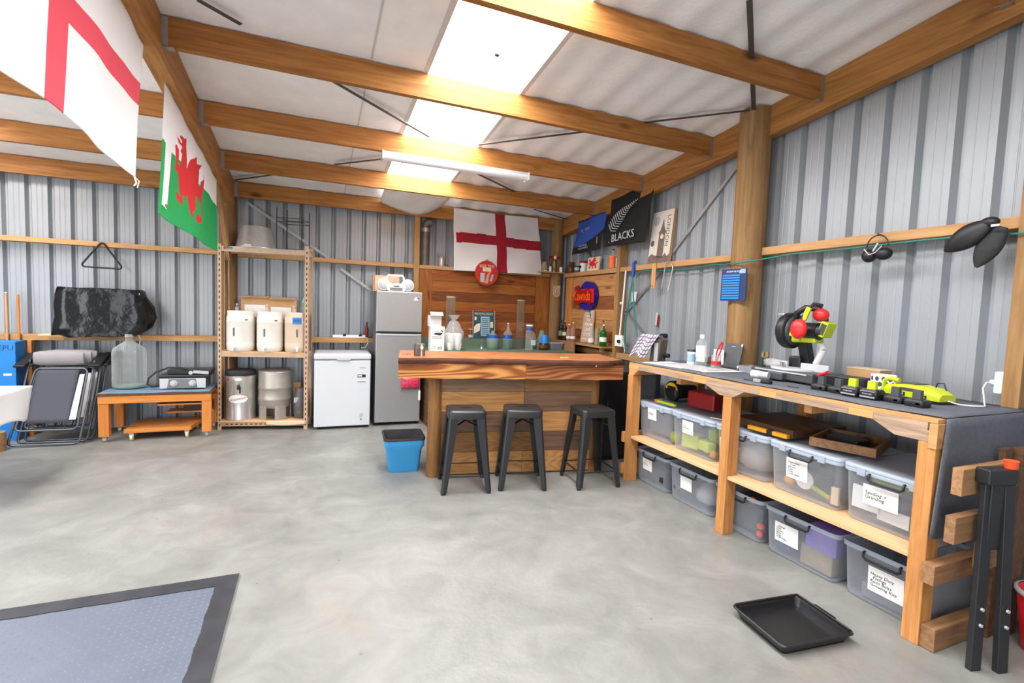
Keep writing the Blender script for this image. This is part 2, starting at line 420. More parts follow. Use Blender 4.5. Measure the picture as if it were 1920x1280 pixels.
# ---------------------------------------------------------------- structure
XW, YW, XL, YF = 3.47, 6.50, -5.15, -2.65
def ZC(y): return 3.19-.105*(y-2.47)
b = B(); b.bx(XL-.1, XW+.1, YF-.1, YW+.1, -.12, 0); floor = struct('floor', b, 'concrete')

def corrugated(s0, s1, ph, p, fn, top, bot=lambda s: 0):
    """ribbed steel sheet; fn(s, depth, z) gives a world point; depth > 0 is away from the room"""
    prof = [(0, 0), (.036, 0), (.039, .0015), (.043, .0015), (.046, 0), (p-.104, 0), (p-.101, .0015), (p-.097, .0015), (p-.094, 0), (p-.058, 0), (p-.040, .042), (p-.024, .042), (p-.002, 0)]
    pts = []
    k = math.floor((s0-ph)/p)
    while ph+k*p < s1:
        for a, d in prof:
            q = ph+k*p+a-(p-.058)
            if s0 <= q <= s1: pts.append((q, d))
        k += 1
    pts = [(s0, 0)]+pts+[(s1, 0)]
    b = B(); vs = []; fs = []
    for q, d in pts: vs += [fn(q, d, bot(q)), fn(q, d, top(q))]
    for i in range(len(pts)-1): fs.append((2*i, 2*i+2, 2*i+3, 2*i+1))
    b.add(vs, fs)
    # outer skin gives the sheet its thickness
    vs = [];
    for q in (s0, s1): vs += [fn(q, .06, bot(q)), fn(q, .06, top(q))]
    b.add(vs, [(0, 1, 3, 2)])
    return b
wall_back = struct('wall_back', corrugated(XL, XW, .03, .1815, lambda s, d, z: (s, YW+d, z), lambda s: ZC(YW)), 'steel_sheet')
wall_right = struct('wall_right', corrugated(YF, YW, 2.81-.146, .198, lambda s, d, z: (XW+d, s, z), lambda s: ZC(s)), 'steel_sheet')
def door_hole(lo, hi, a, c): return lambda s: 2.75 if a < s < c else 0
b = B(); b.bx(XL, -4.1, YF-.05, YF, 0, ZC(YF)); b.bx(-.3, XW, YF-.05, YF, 0, ZC(YF)); b.bx(-4.1, -.3, YF-.05, YF, 2.75, ZC(YF))
wall_front = struct('wall_front', b, 'steel_sheet')
b = B(); b.bx(XL-.05, XL, YF, -.3, 0, 3.6); b.bx(XL-.05, XL, 3.3, YW, 0, 2.78); b.bx(XL-.05, XL, -.3, 3.3, 2.75, 3.2)
wall_left = struct('wall_left', b, 'steel_sheet')

# roof underlay between the skylights
def sheet(x0, x1, y0, y1, amp, nx, off=0):
    b = B()
    def fn(u, v):
        x = x0+(x1-x0)*u; y = y0+(y1-y0)*v
        return (x, y, ZC(y)+off+amp*(math.sin(x*24)+.5*math.sin(x*13+y*1.3)))
    b.grid(fn, nx, 24); return b
SKY = [(.74, 1.43), (-3.3, -2.61)]
bb = B()
for x0, x1, amp in ((XL-.05, -3.3, .002), (-2.61, .74, .002), (1.43, XW+.05, .007)):
    q = sheet(x0, x1, YF-.05, YW+.05, amp, 90); bb.add(q.v, q.f, True)
for x0, x1 in SKY:
    q = sheet(x0, x1, 5.95, YW+.05, .001, 6); bb.add(q.v, q.f, True)
    q = sheet(x0, x1, YF-.05, -1.2, .001, 6); bb.add(q.v, q.f, True)
bb.add([(XL-.1, YF-.1, ZC(YF)+.12), (XW+.1, YF-.1, ZC(YF)+.12), (XW+.1, YW+.1, ZC(YW)+.12), (XL-.1, YW+.1, ZC(YW)+.12)], [(0, 1, 2, 3)])
ceiling = struct('ceiling', bb, 'underlay')
for i, (x0, x1) in enumerate(SKY):
    b = B(); b.add([(x0, -1.2, ZC(-1.2)+.03), (x1, -1.2, ZC(-1.2)+.03), (x1, 5.95, ZC(5.95)+.03), (x0, 5.95, ZC(5.95)+.03)], [(0, 3, 2, 1)])
    o = struct('window_%d' % (i+1), b, 'skylight_sheet')
    for xe, sgn in ((x0, -1), (x1, 1)):
        b = B(); b.bar((xe+sgn*.02, -1.2, ZC(-1.2)-.002), (xe+sgn*.02, 5.95, ZC(5.95)-.002), .035, .012)
        obj('skylight_flashing', b, 'underlay_seam', o)
b = B(); b.ball((1.119, 3.151, ZC(3.151)+.012), .016, (1.2, 1, .6), n=8, m=6); obj('dead_leaf', b, 'ink', bpy.data.objects['window_1'])
for x in (.35, -1.7):
    b = B(); b.bar((x, -2.6, ZC(-2.6)-.003), (x, 6.5, ZC(6.5)-.003), .010, .005); obj('underlay_lap', b, 'underlay_seam', ceiling)

PUR = [-1.56, -.55, .45, 1.46, 2.467, 3.495, 4.492, 5.457, 6.34]
for y in PUR:
    zt, zb = ZC(y)-.004, ZC(y)-.176
    for x0, x1, in ((-.82, 3.34), (-5.1, -.93)):
        b = B(); b.bx(x0, x1, y, y+.048, zb, zt-.006); p = obj('purlin', b, 'purlin_wood', ceiling)
        for xe, s in ((x0, 1), (x1, -1)):
            b = B(); b.bx(xe, xe+s*.032, y-.003, y, zb-.004, zt-.01); b.bx(xe, xe+s*.06, y-.003, y+.052, zb-.005, zb-.002)
            obj('joist_hanger', b, 'galv', p)
def rafter(x0, x1, dp, m='rafter_wood', y0=-2.6, y1=6.42):
    b = B(); A = [(x, y, ZC(y)-q) for y in (y0, y1) for x in (x0, x1) for q in (dp, .008)]
    b.add(A, [(0, 1, 3, 2), (4, 6, 7, 5), (0, 2, 6, 4), (1, 5, 7, 3), (0, 4, 5, 1), (2, 3, 7, 6)]); return obj('rafter', b, m, ceiling)
rafter(-.92, -.82, .25); rafter(3.34, 3.43, .24); rafter(-5.12, -5.03, .25)
for a, c in (((-.59, 3.23, 3.07), (-.40, 3.37, 3.06)), ((.07, 3.75, 3.02), (.95, 4.39, 2.95)), ((1.40, 4.37, 2.95), (2.2, 3.76, 3.015)), ((.2, 5.35, 2.85), (.68, 4.98, 2.885)),
             ((1.5, 4.96, 2.885), (2.2, 5.41, 2.84)), ((2.55, 3.46, 3.05), (3.2, 2.98, 3.1)), ((2.2, 2.1, 3.19), (3.2, 2.94, 3.09)), ((-.8, 6.22, 2.76), (-.36, 5.85, 2.795)), ((2.7, 5.94, 2.785), (3.36, 6.21, 2.76))):
    b = B(); b.bar(a, c, .032, .004); obj('roof_strap', b, 'strap_steel', ceiling)
# loose sagging underlay at the end of the skylight
def sag(u, v):
    x = .77+.78*u; y = 5.60+.74*v
    return (x, y, ZC(y)-.02-.10*math.sin(PI*min(1, u*1.0))*(.3+v*.9)+.012*math.sin(9*u+5*v)-.02*v)
b = B(); b.grid(sag, 18, 12); o = obj('hanging_underlay', b, 'underlay', ceiling)
o.modifiers.new('thick', 'SOLIDIFY').thickness = .003

# poles, girts, studs
def log(name, x, y, r0, r1, z0, z1, parent):
    b = B(); rnd = random.Random(x*7+y); n = 20; R = []
    for k in range(13):
        z = z0+(z1-z0)*k/12; r = r0+(r1-r0)*k/12
        R.append([Vector((x+(r+rnd.uniform(-.003, .003))*math.cos(2*PI*i/n), y+(r+rnd.uniform(-.003, .003))*math.sin(2*PI*i/n), z)) for i in range(n)])
    b.loft(R); return obj(name, b, 'pole_wood', parent)
log('pole', 3.325, 3.02, .122, .125, 0, ZC(3)-.01, wall_right)
log('pole', 3.29, 6.37, .085, .085, 0, 2.76, wall_back)
log('pole', -.895, 6.455, .09, .09, 0, 2.6, wall_back)
YG, XG = 6.385, 3.37
def girt(parent, m, *a):
    b = B(); b.bx(*a); return obj('girt', b, m, parent, .002)
girt(wall_back, 'girt_x', XL, -.99, YG, YW-.002, 1.95, 2.0); girt(wall_back, 'girt_x', -.79, 3.2, YG, YW-.002, 1.945, 1.995)
girt(wall_back, 'girt_x', XL, -.99, YG, YW-.002, .965, 1.025); girt(wall_back, 'girt_x', -.79, 1.2, YG, YW-.002, .965, 1.025)
girt(wall_right, 'girt_y', XG, XW-.002, 3.15, 6.28, 1.945, 2.0); girt(wall_right, 'girt_y', XG-.02, XW-.002, -2.6, 3.06, 1.965, 2.025)
girt(wall_right, 'girt_y', XG, XW-.002, 4.1, 6.28, .92, .985)
def stud(parent, m, *a):
    b = B(); b.bx(*a); return obj('stud', b, m, parent, .002)
stud(wall_back, 'stud_wood', 1.215, 1.285, 6.36, 6.384, 0, 2.62)
stud(wall_right, 'stud_wood', XG-.015, XW-.002, 4.88, 4.94, 0, 2.72)
stud(wall_right, 'stud_wood', XG-.05, XW-.002, 1.275, 1.345, 0, 3.0)
for a, c in (((-.71, 6.47, 2.58), (.21, 6.47, 1.99)), ((.33, 6.47, 1.88), (.85, 6.47, 1.53))):
    b = B(); b.bar(a, c, .03, .004, (0, 1, 0)); obj('wall_strap', b, 'galv', wall_back)
for a, c in (((3.45, 3.2, 2.88), (3.45, 4.2, 2.0)), ((3.45, 4.23, 1.94), (3.45, 4.86, 1.45)), ((3.45, 4.86, 1.5), (3.45, 4.35, 1.15)), ((3.45, 6.2, 2.65), (3.45, 5.5, 2.02))):
    b = B(); b.bar(a, c, .03, .004, (1, 0, 0)); obj('wall_strap', b, 'galv', wall_right)
b = B(); b.bar((-.86, 6.24, 1.9), (-.90, 5.72, 2.72), .045, .09); obj('knee_brace', b, 'stud_wood', wall_back, .002)
b = B(); b.bar((-1.0, 6.2, 2.1), (-1.0, 5.3, 2.75), .06, .1); obj('knee_brace', b, 'rafter_wood', wall_back, .002)

# timber lining behind the bar, board by board
rows = [.12, .33, .56, .79, .9, 1.01, 1.14, 1.275, 1.407, 1.536, 1.66, 1.80, 1.94]
mm = ['plank_back_b', 'plank_back_a', 'plank_back_b', 'plank_back_a', 'plank_back_b', 'plank_back_a', 'plank_back_c', 'plank_back_b', 'plank_back_a', 'plank_back_b', 'plank_back_c', 'plank_back_a']
for k in range(len(rows)-1):
    dy = random.uniform(0, .006)
    b = B(); b.bx(1.47, 2.98, 6.395+dy, 6.44, rows[k]+.0015, rows[k+1]-.0015); obj('plank', b, mm[k], wall_back, .0015)
for x0, x1 in ((1.292, 1.468), (2.985, 3.2)):
    b = B(); b.bx(x0, x1, 6.386, 6.44, .12, 1.94); obj('plank', b, 'plank_back_v', wall_back, .0015)
rows = [.99, 1.09, 1.22, 1.365, 1.50, 1.665, 1.79, 1.94]
mm = ['plank_right_a', 'plank_right_b', 'plank_right_a', 'plank_right_a', 'plank_right_b', 'plank_right_a', 'plank_right_a']
for k in range(len(rows)-1):
    dx = random.uniform(0, .006)
    b = B(); b.bx(3.405+dx, 3.44, 4.945, 6.06, rows[k]+.0015, rows[k+1]-.0015); obj('plank', b, mm[k], wall_right, .0015)
wood('plank_right_v', rgb(170, 104, 48), rgb(206, 144, 80), 'z', .8, rings=.18)
b = B(); b.bx(3.396, 3.44, 6.063, 6.24, .99, 1.94); obj('plank', b, 'plank_right_v', wall_right, .0015)
b = B(); b.bx(3.385, 3.404, 4.945, 5.0, .99, 1.94); obj('plank', b, 'plank_right_v', wall_right, .0015)
b = B(); b.bx(3.41, 3.44, 4.95, 6.25, .05, .915); obj('plank', b, 'dark_board', wall_right, .0015)

# ---------------------------------------------------------------- bar counter (turned about 10 degrees to the wall)
BA = math.radians(-10.5)
bar = thing('bar_counter', 'rustic timber bar counter with live-edge top and patchwork plank front', 'bar', (.98, 4.04, 0), BA)
# local x runs along the bar, local -y faces the stools
def slab_edge(x): return -.165+.022*math.sin(x*3.1+.6)+.010*math.sin(x*11+1)+.006*math.sin(x*29)
xs = [-.31+1.985*i/60 for i in range(61)]
front = [(x, slab_edge(x)+(.10*max(0, (x-1.35)/.33)**2)) for x in xs]
b = B(); top = []; n = len(front)
vs = []; fs = []
for x, y in front: vs += [(x, y+.028, 1.032), (x, .53, 1.032), (x, y, 1.012), (x, y+.010, .986), (x, .53, .986)]
for i in range(n-1):
    q = 5*i; fs += [(q, q+5, q+6, q+1), (q+3, q+4, q+9, q+8), (q+1, q+6, q+9, q+4)]
fs += [(0, 1, 4, 3, 2), (5*(n-1), 5*(n-1)+2, 5*(n-1)+3, 5*(n-1)+4, 5*(n-1)+1)]
b.add(vs, fs); obj('slab_top', b, 'bar_slab', bar)
b = B(); fs = []
for i in range(n-1):
    q = 5*i; fs += [(q, q+2, q+7, q+5), (q+2, q+3, q+8, q+7)]
b.add(vs, fs, True); obj('bark_edge', b, 'bark_edge', bar, label='dark rough live bark edge')
b = B(); P = [(-.308, .865), (.757, .865), (.757, .99), (-.308, .99)]
def board_face(x0, x1, z0, z1, y0, y1, wav, seed):
    b = B(); n = 14; vs = []; fs = []
    for i in range(n+1):
        x = x0+(x1-x0)*i/n; zz = z0+wav*math.sin(i*.9+seed)+wav*.6*math.sin(i*2.3)
        vs += [(x, y0, zz), (x, y0, z1), (x, y1, z1), (x, y1, zz)]
    for i in range(n):
        q = 4*i; fs += [(q, q+4, q+5, q+1), (q+1, q+5, q+6, q+2), (q+2, q+6, q+7, q+3), (q+3, q+7, q+4, q)]
    fs += [(0, 1, 2, 3), (4*n+3, 4*n+2, 4*n+1, 4*n)]
    return b.add(vs, fs)
obj('fascia_board', board_face(-.308, .757, .862, .985, -.125, -.078, .003, 0), 'bar_fascia', bar)
obj('fascia_board', board_face(.759, 1.655, .860, .985, -.123, -.078, .003, 2), 'bar_fascia_red', bar)
rz = [.015, .027, .205, .38, .559, .734, .839]
rowz = [(.015, .203, [(-.0, .775, 'bar_tan'), (.777, 1.42, 'bar_tan')]), (.206, .378, [(.0, .94, 'bar_brown'), (.942, 1.42, 'bar_dark')]), (.381, .557, [(.0, .93, 'bar_dark'), (.932, 1.42, 'bar_tan')]),
        (.56, .732, [(.0, .775, 'bar_tan'), (.777, 1.42, 'bar_dark')]), (.735, .862, [(.0, .775, 'bar_grey'), (.777, 1.42, 'bar_brown')])]
for z0, z1, segs in rowz:
    for x0, x1, m in segs:
        b = B(); d = random.uniform(0, .004); b.bx(x0+.05 if x0 == 0 else x0, x1, -.02-d, .005, z0, z1); obj('front_plank', b, m, bar, .0015)
b = B(); b.lathe([(.064, 0), (.064, .02), (.061, .3), (.058, .6), (.055, .985)], (0, .0, 0), 18); obj('log_post', b, 'log_wood', bar)
b = B(); b.lathe([(.044, 0), (.043, .4), (.042, .985)], (1.44, .0, 0), 16); obj('log_post', b, 'log_wood', bar)
for x in (.02, 1.42):
    b = B(); b.bx(x-.035, x+.035, .44, .51, 0, .985); obj('back_post', b, 'stud_wood', bar)
b = B(); b.bx(-.02, 1.46, .06, .48, .40, .42); obj('inner_shelf', b, 'dark_board', bar)

t = thing('dark_gap_filler', 'black cupboard-shaped block added to darken the gap between bar and workbench', 'cupboard', (2.95, 4.38, 0))  # block added to keep this gap black, only given a cupboard's shape
b = B(); b.bx(-.33, .36, -.40, .42, .03, .88); obj('carcass', b, 'black_plastic', t, .006)
for x in (-.32, .015):
    b = B(); b.bx(x, x+.33, -.414, -.401, .05, .86); d_ = obj('door', b, 'black_plastic', t, .003); b = B(); b.bx(x+.03, x+.045, -.424, -.414, .5, .6); obj('door_pull', b, 'dark_grey', d_)
b = B(); b.bx(-.31, .34, -.38, .40, 0, .029); obj('plinth', b, 'black_plastic', t)

# ---------------------------------------------------------------- three bar stools
def make_stool():
    t = thing('bar_stool', '', 'stool')
    b = B()
    b.loft([rrect(0, 0, .15, .15, .035, .585), rrect(0, 0, .151, .151, .035, .632), rrect(0, 0, .145, .145, .033, .643), rrect(0, 0, .128, .128, .03, .648)], False, False)
    # seat with a hand slot
    hs = rrect(0, 0, .045, .011, .010, .646); outer = rrect(0, 0, .128, .128, .03, .648)
    b.loft([outer, hs], False, False, False); b.loft([hs, [p-Vector((0, 0, .03)) for p in hs]], False, True, False)
    obj('seat', b, 'black_metal', t)
    for sx in (-1, 1):
        for sy in (-1, 1):
            b = B(); R = []
            for k, (z, w, o) in enumerate(((.632, .062, .128), (.5, .056, .138), (.3, .044, .156), (.12, .034, .172), (.02, .03, .182))):
                c = Vector((sx*o, sy*o, z)); e = w
                # folded sheet angle: outer corner rounded, two flanges
                q = [Vector((sx*.012, sy*-e, 0)), Vector((sx*.016, 0, 0)), Vector((sx*.010, sy*.010, 0)), Vector((0, sy*.016, 0)), Vector((sx*-e, sy*.012, 0)), Vector((sx*-e, sy*.004, 0)), Vector((0, sy*.002, 0)), Vector((sx*.004, sy*-e, 0))]
                if sx*sy < 0: q = q[::-1]
                R.append([c+p for p in q])
            b.loft(R[::-1], smooth=False); leg = obj('leg', b, 'black_metal', t)
            b = B(); b.lathe([(.016, 0), (.017, .022), (.013, .03)], (sx*.180, sy*.180, 0), 8); obj('rubber_foot', b, 'black_rubber', leg)
    for sx, sy in ((1, 0), (-1, 0), (0, 1), (0, -1)):
        b = B(); zz = .135; a = .168
        if sx: b.bar((sx*a, -a, zz), (sx*a, a, zz), .02, .004)
        else: b.bar((-a, sy*a, zz), (a, sy*a, zz), .02, .004)
        obj('foot_rail', b, 'black_metal', t)
    for r in (PI/4, -PI/4):
        b = B(); c = .19; b.bar((-c*math.cos(r), -c*math.sin(r), .50), (0, 0, .545), .018, .004); b.bar((0, 0, .545), (c*math.cos(r), c*math.sin(r), .50), .018, .004); obj('cross_brace', b, 'black_metal', t)
    return t
def dup(root, loc, rz, label=None, group=None):
    r = root.copy(); COL.objects.link(r); r.location = loc; r.rotation_euler = (0, 0, rz)
    if label: r['label'] = label
    if group: r['group'] = group
    for ch in list(root.children):
        c = ch.copy(); COL.objects.link(c); c.parent = r
        for g in ch.children:
            d = g.copy(); COL.objects.link(d); d.parent = c
    return r
st = make_stool()
st.location = (1.160, 3.731, 0); st.rotation_euler = (0, 0, math.radians(-10)); st['label'] = 'black metal bar stool on the fridge side of the middle stool'
dup(st, (1.633, 3.664, 0), math.radians(-16.5), 'middle black metal bar stool of the three along the bar')
dup(st, (2.227, 3.531, 0), math.radians(-5.5), 'black metal bar stool closest to the long workbench')

# ---------------------------------------------------------------- fridge, freezer, rack
t = thing('fridge', 'tall stainless steel two-door fridge beside the white chest freezer', 'fridge', (.703, 5.915, 0), math.radians(-2))
b = B(); b.bx(0, .538, .055, .45, .03, 1.62); obj('cabinet', b, 'fridge_side', t, .006)
b = B(); b.bx(0, .538, 0, .05, 1.135, 1.618); d = obj('freezer_door', b, 'fridge_steel', t, .008)
b = B(); b.bx(.03, .50, -.004, .01, 1.118, 1.134); obj('door_handle', b, 'black_plastic', d)
b = B(); b.bx(0, .538, 0, .05, .04, 1.112); d2 = obj('fridge_door', b, 'fridge_steel', t, .008)
b = B(); b.bx(.06, .50, -.006, 0, 1.093, 1.112); obj('door_handle', b, 'light_grey', d2)
b = B(); b.bx(.44, .485, -.003, 0, 1.52, 1.545); b.bx(.45, .50, -.003, 0, 1.545, 1.56); obj('magnet', b, 'white_plastic', d)
b = B(); b.bx(.47, .50, -.004, -.001, 1.54, 1.556); obj('magnet', b, 'pack_red', d)
b = B(); b.bx(.515, .54, -.004, 0, .30, .42); obj('energy_sticker', b, 'paper', d2)
for x in (.05, .49):
    for y in (.1, .42):
        b = B(); b.lathe([(.018, 0), (.018, .032)], (x, y, 0), 8); obj('foot', b, 'black_plastic', t)
t = tag(obj('candy_packet', (lambda b: b.grid(lambda u, v: (1.005+.22*u, 5.868-.018*math.sin(PI*u)*math.sin(PI*v), .45+.14*v), 8, 6))(B()), 'pack_red'), 'red and pink shiny packet hanging on the fridge front', 'packet')
t.modifiers.new('thick', 'SOLIDIFY').thickness = .004

t = thing('chest_freezer', 'small white chest freezer beside the steel fridge', 'freezer', (.03, 5.885, 0), math.radians(-1.5))
b = B(); b.bx(0, .615, 0, .52, .03, .80); fb = obj('cabinet', b, 'white_paint', t, .012)
b = B(); b.bx(-.004, .619, -.012, .525, .806, .875); fl = obj('lid', b, 'white_paint', t, .018)
b = B(); b.bx(.24, .39, -.016, -.008, .80, .815); obj('lid_handle', b, 'light_grey', fl)
b = B(); b.bx(.47, .56, -.002, .001, .60, .632); obj('rating_label', b, 'ink', fb); b = B(); b.bx(.475, .52, -.003, .0, .609, .624); obj('rating_print', b, 'paper', fb)
b = B(); b.bx(.47, .56, -.002, .001, .545, .55); obj('badge_line', b, 'ink', fb)
b = B(); b.bx(.49, .56, -.002, .001, .71, .714); obj('badge_line', b, 'ink_grey', fb)
b = B(); b.cyl((.515, .002, .165), (.515, -.012, .165), .017, 14); obj('thermostat_knob', b, 'light_grey', fb); b = B(); b.cyl((.515, .002, .105), (.515, -.004, .105), .007, 8); obj('drain_plug', b, 'ink', fb)
for x in (.05, .56):
    for y in (.06, .46):
        b = B(); b.lathe([(.02, 0), (.02, .034)], (x, y, 0), 8); obj('foot', b, 'black_plastic', t)

RA = math.radians(-10.9)
rack = thing('storage_rack', 'tan slotted-angle steel storage rack of three shelves beside the freezer', 'shelf', (-.955, 6.140, 0), RA)
RW, RD, RH = .935, .24, 2.045
for x, sx in ((0, 1), (RW, -1)):
    for y, sy in ((0, 1), (RD, -1)):
        b = B(); b.bx(x, x+sx*.04, y, y+sy*.003, 0, RH+(.03 if x else .005)); b.bx(x, x+sx*.003, y, y+sy*.04, 0, RH+.005); p = obj('upright', b, 'rack_tan', rack)
        if y == 0:
            b = B()
            for k in range(34): z = .04+k*.059; b.bx(x+sx*.015, x+sx*.026, -.0012, .0035, z, z+.028)
            o = obj('slot_row', b, 'slot_dark', p); o['kind'] = 'stuff'
for z, nm in ((.075, 0), (.855, 1), (2.005, 2)):
    b = B(); b.bx(.003, RW-.003, .004, .006, z-.035, z+.01); o = obj('shelf_beam', b, 'rack_tan', rack)
    b = B(); b.bx(.003, RW-.003, RD-.006, RD-.004, z-.035, z+.01); obj('shelf_beam', b, 'rack_tan', rack)
    for xx in (.0045, RW-.0065):
        b = B(); b.bx(xx, xx+.002, .006, RD-.006, z-.035, z+.01); obj('shelf_beam', b, 'rack_tan', rack)
    if nm == 0:
        b = B()
        for k in range(12): b.bx(.08+k*.05, .105+k*.05, .002, .004, z-.018, z-.008)
        q = obj('slot_row', b, 'slot_dark', o); q['kind'] = 'stuff'
    b = B(); b.bx(.008, RW-.008, -.01 if nm == 0 else .008, RD-.008, z+.01, z+.024); obj('shelf_board', b, 'bench_shelf' if nm < 2 else 'galv', rack)
b = B(); b.bx(.1, .15, -.002, .002, 2.0, 2.02); obj('tape_patch', b, 'tape_blue', rack)
b = B(); b.grid(lambda u, v: (.5+.42*u, -.012-.004*math.sin(6*u), .099-v*.055*(.55+.45*math.sin(2.4*u+.4))), 10, 4); o = obj('cardboard_liner', b, 'card_pale', rack); o.modifiers.new('t', 'SOLIDIFY').thickness = .002
def on_rack(x, y, z):
    c, s = math.cos(RA), math.sin(RA); return (-.955+x*c-y*s, 6.140+x*s+y*c, z)

def fermenter(u, r, h, label, mat, tape=False, spig=True):
    t = thing('fermenter_drum', label, 'drum', on_rack(u, r-.02, .879), RA+.15)
    b = B(); b.lathe([(r*.86, 0), (r*.96, .012), (r, .06), (r*1.0, h*.2), (r*.985, h*.22), (r, h*.24), (r*1.0, h*.70), (r*1.02, h*.71), (r*1.0, h*.72), (r*.99, h*.80), (r*.92, h*.88), (r*.90, h*.9)], n=28); bd = obj('body', b, mat, t)
    b = B(); b.lathe([(r*.93, h*.87), (r*.94, h*.94), (r*.91, h*.955), (r*.3, h*.96)], n=28); ld = obj('lid', b, mat, t)
    b = B(); b.cyl((-r*.22, -r*.25, h*.955), (-r*.22, -r*.25, h*1.04), .018, 10); b.cyl((-r*.22, -r*.25, h*1.04), (-r*.22, -r*.25, h*1.11), .006, 8); b.cyl((-r*.22, -r*.25, h*1.09), (-r*.22, -r*.25, h*1.13), .011, 8)
    obj('airlock', b, 'wrap', t)
    def on(a, z, wd, ht, m, nm, par, d=.0015):
        b = B(); n = 6; vs = []; fs = []
        for i in range(n+1):
            q = a+(i/n-.5)*wd/r
            for zz in (z-ht/2, z+ht/2): vs.append(((r+d)*math.sin(q), -(r+d)*math.cos(q), zz))
        for i in range(n): fs.append((2*i, 2*i+2, 2*i+3, 2*i+1))
        b.add(vs, fs); return obj(nm, b, m, par)
    a0 = -.32 if not tape else .1
    th = on(a0, h*.46, .018, h*.19, 'ink', 'thermometer_strip', bd); on(a0, h*.46, .004, h*.19, 'light_grey', 'scale_mark', bd, .002)
    if tape: on(.1, h*.76, .095, .075, 'tape_blue', 'tape_note', bd, .003); on(.1, h*.78, .08, .004, 'navy', 'tape_writing', bd, .004); on(.06, h*.76, .07, .004, 'navy', 'tape_writing', bd, .004); on(.1, h*.74, .08, .004, 'navy', 'tape_writing', bd, .004)
    else: on(.55, h*.75, .03, .01, 'ink', 'brand_mark', bd, .004)
    b = B(); aa = a0; c = Vector((r*math.sin(aa), -r*math.cos(aa), .045)); dr = Vector((math.sin(aa), -math.cos(aa), 0))
    b.cyl(c-dr*.01, c+dr*.03, .014, 10); b.cyl(c+dr*.025+Vector((0, 0, .012)), c+dr*.025+Vector((0, 0, -.03)), .009, 8); b.box(c+dr*.025+Vector((0, 0, .02)), (.03, .008, .012)); obj('tap', b, 'white_plastic', t)
    return t
fermenter(.195, .143, .47, 'white plastic fermenter drum beside the tan rack upright and knee brace', 'drum_white')
fermenter(.505, .136, .47, 'white plastic fermenter drum in the middle of three on the rack', 'drum_white')
fermenter(.790, .126, .47, 'beige fermenter drum with a blue tape note on its front', 'drum_tan', True)
t = thing('carton', 'open brown carton with white panels behind the fermenter drums', 'box', on_rack(.45, .272, .879), RA)
b = B(); b.bx(-.30, .30, -.0, .02, 0, .60); bd = obj('body', b, 'card', t)
b = B(); b.bx(-.26, -.04, -.002, 0, .38, .52); b.bx(.02, .24, -.002, 0, .36, .5); obj('white_panel', b, 'paper', bd)
b = B(); b.box((-.15, -.02, .615), (.32, .06, .006), Matrix.Rotation(.2, 3, 'X')); b.box((.15, -.02, .605), (.28, .06, .006), Matrix.Rotation(.3, 3, 'X')); obj('flap', b, 'card', t)
t = tag(obj('demijohn', (lambda b: b.lathe([(.04, 0), (.058, .01), (.06, .5), (.05, .58), (.025, .63), (.025, .68), (.03, .69)], on_rack(.84, .31, .879), 18))(B()), 'glass_tint'), 'pale green glass demijohn behind the beige fermenter drum', 'bottle')

# boiler and keg on the bottom shelf
t = thing('brew_boiler', 'polished steel brewing boiler with oval white logo on rack bottom shelf', 'boiler', on_rack(.185, .16, .10), RA)
b = B(); r = .155; b.lathe([(r, 0), (r, .03), (r*.985, .035), (r*.985, .41), (r, .415), (r, .50)], n=30); bd = obj('body', b, 'boiler_steel', t)
b = B(); b.lathe([(r*1.01, .50), (r*1.03, .52), (r*1.01, .555), (r*.6, .562)], n=30); obj('lid', b, 'black_rubber', t)
def decal(rx, rz, a0, z, rr, n=24):
    b = B(); vs = []
    for i in range(n): q = a0+rx*math.cos(2*PI*i/n)/rr; vs.append((rr*math.sin(q), -rr*math.cos(q), z+rz*math.sin(2*PI*i/n)))
    b.add(vs, [tuple(range(n))]); return b
def decal2(rx, rz, a0, z, rr):
    b = B(); N = 10; vs = []; fs = []
    for i in range(N+1):
        x = -1+2*i/N; hh = math.sqrt(max(0, 1-x*x))*rz; q = a0+rx*x/rr
        vs += [(rr*math.sin(q), -rr*math.cos(q), z-hh), (rr*math.sin(q), -rr*math.cos(q), z+hh)]
    for i in range(N): fs.append((2*i, 2*i+2, 2*i+3, 2*i+1))
    return b.add(vs, fs)
lg = obj('logo_plate', decal2(.105, .047, .12, .245, r+.002), 'white_plastic', bd)
tx = text('logo_lettering', 'Grainfather', .036, 'red_plastic', lg, frame((r*math.sin(.12)*1, -(r+.010), .245), (1, .12, 0), (0, 0, 1)))
for v in tx.data.vertices:
    q = .12+(v.co.x-r*math.sin(.12))/r; v.co = Vector(((r+.004)*math.sin(q), -(r+.004)*math.cos(q), v.co.z+.03*(q-.12)))
obj('small_plate', decal2(.04, .016, .15, .465, r+.002), 'white_plastic', bd)
b = B(); b.box((-.09, -.128, .46), (.035, .006, .028), -.6); obj('switch', b, 'red_plastic', bd)
b = B(); b.cyl((.035, -r, .37), (.035, -r-.04, .37), .017, 10); b.box((.035, -r-.035, .385), (.02, .02, .05)); b.cyl((.05, -r-.03, .36), (.05, -r-.03, .315), .008, 8); obj('tap', b, 'black_plastic', t)
t = thing('steel_keg', 'squat dull steel keg with two hoops standing on legs', 'keg', on_rack(.545, .175, .10), RA)
r = .172; b = B(); b.lathe([(r*.9, .135), (r, .17), (r, .215), (r*1.03, .225), (r*1.03, .24), (r, .25), (r, .345), (r*1.03, .355), (r*1.03, .37), (r, .38), (r, .54), (r*.97, .56), (r*.97, .55), (r*.9, .553)], n=30); obj('body', b, 'keg_steel', t)
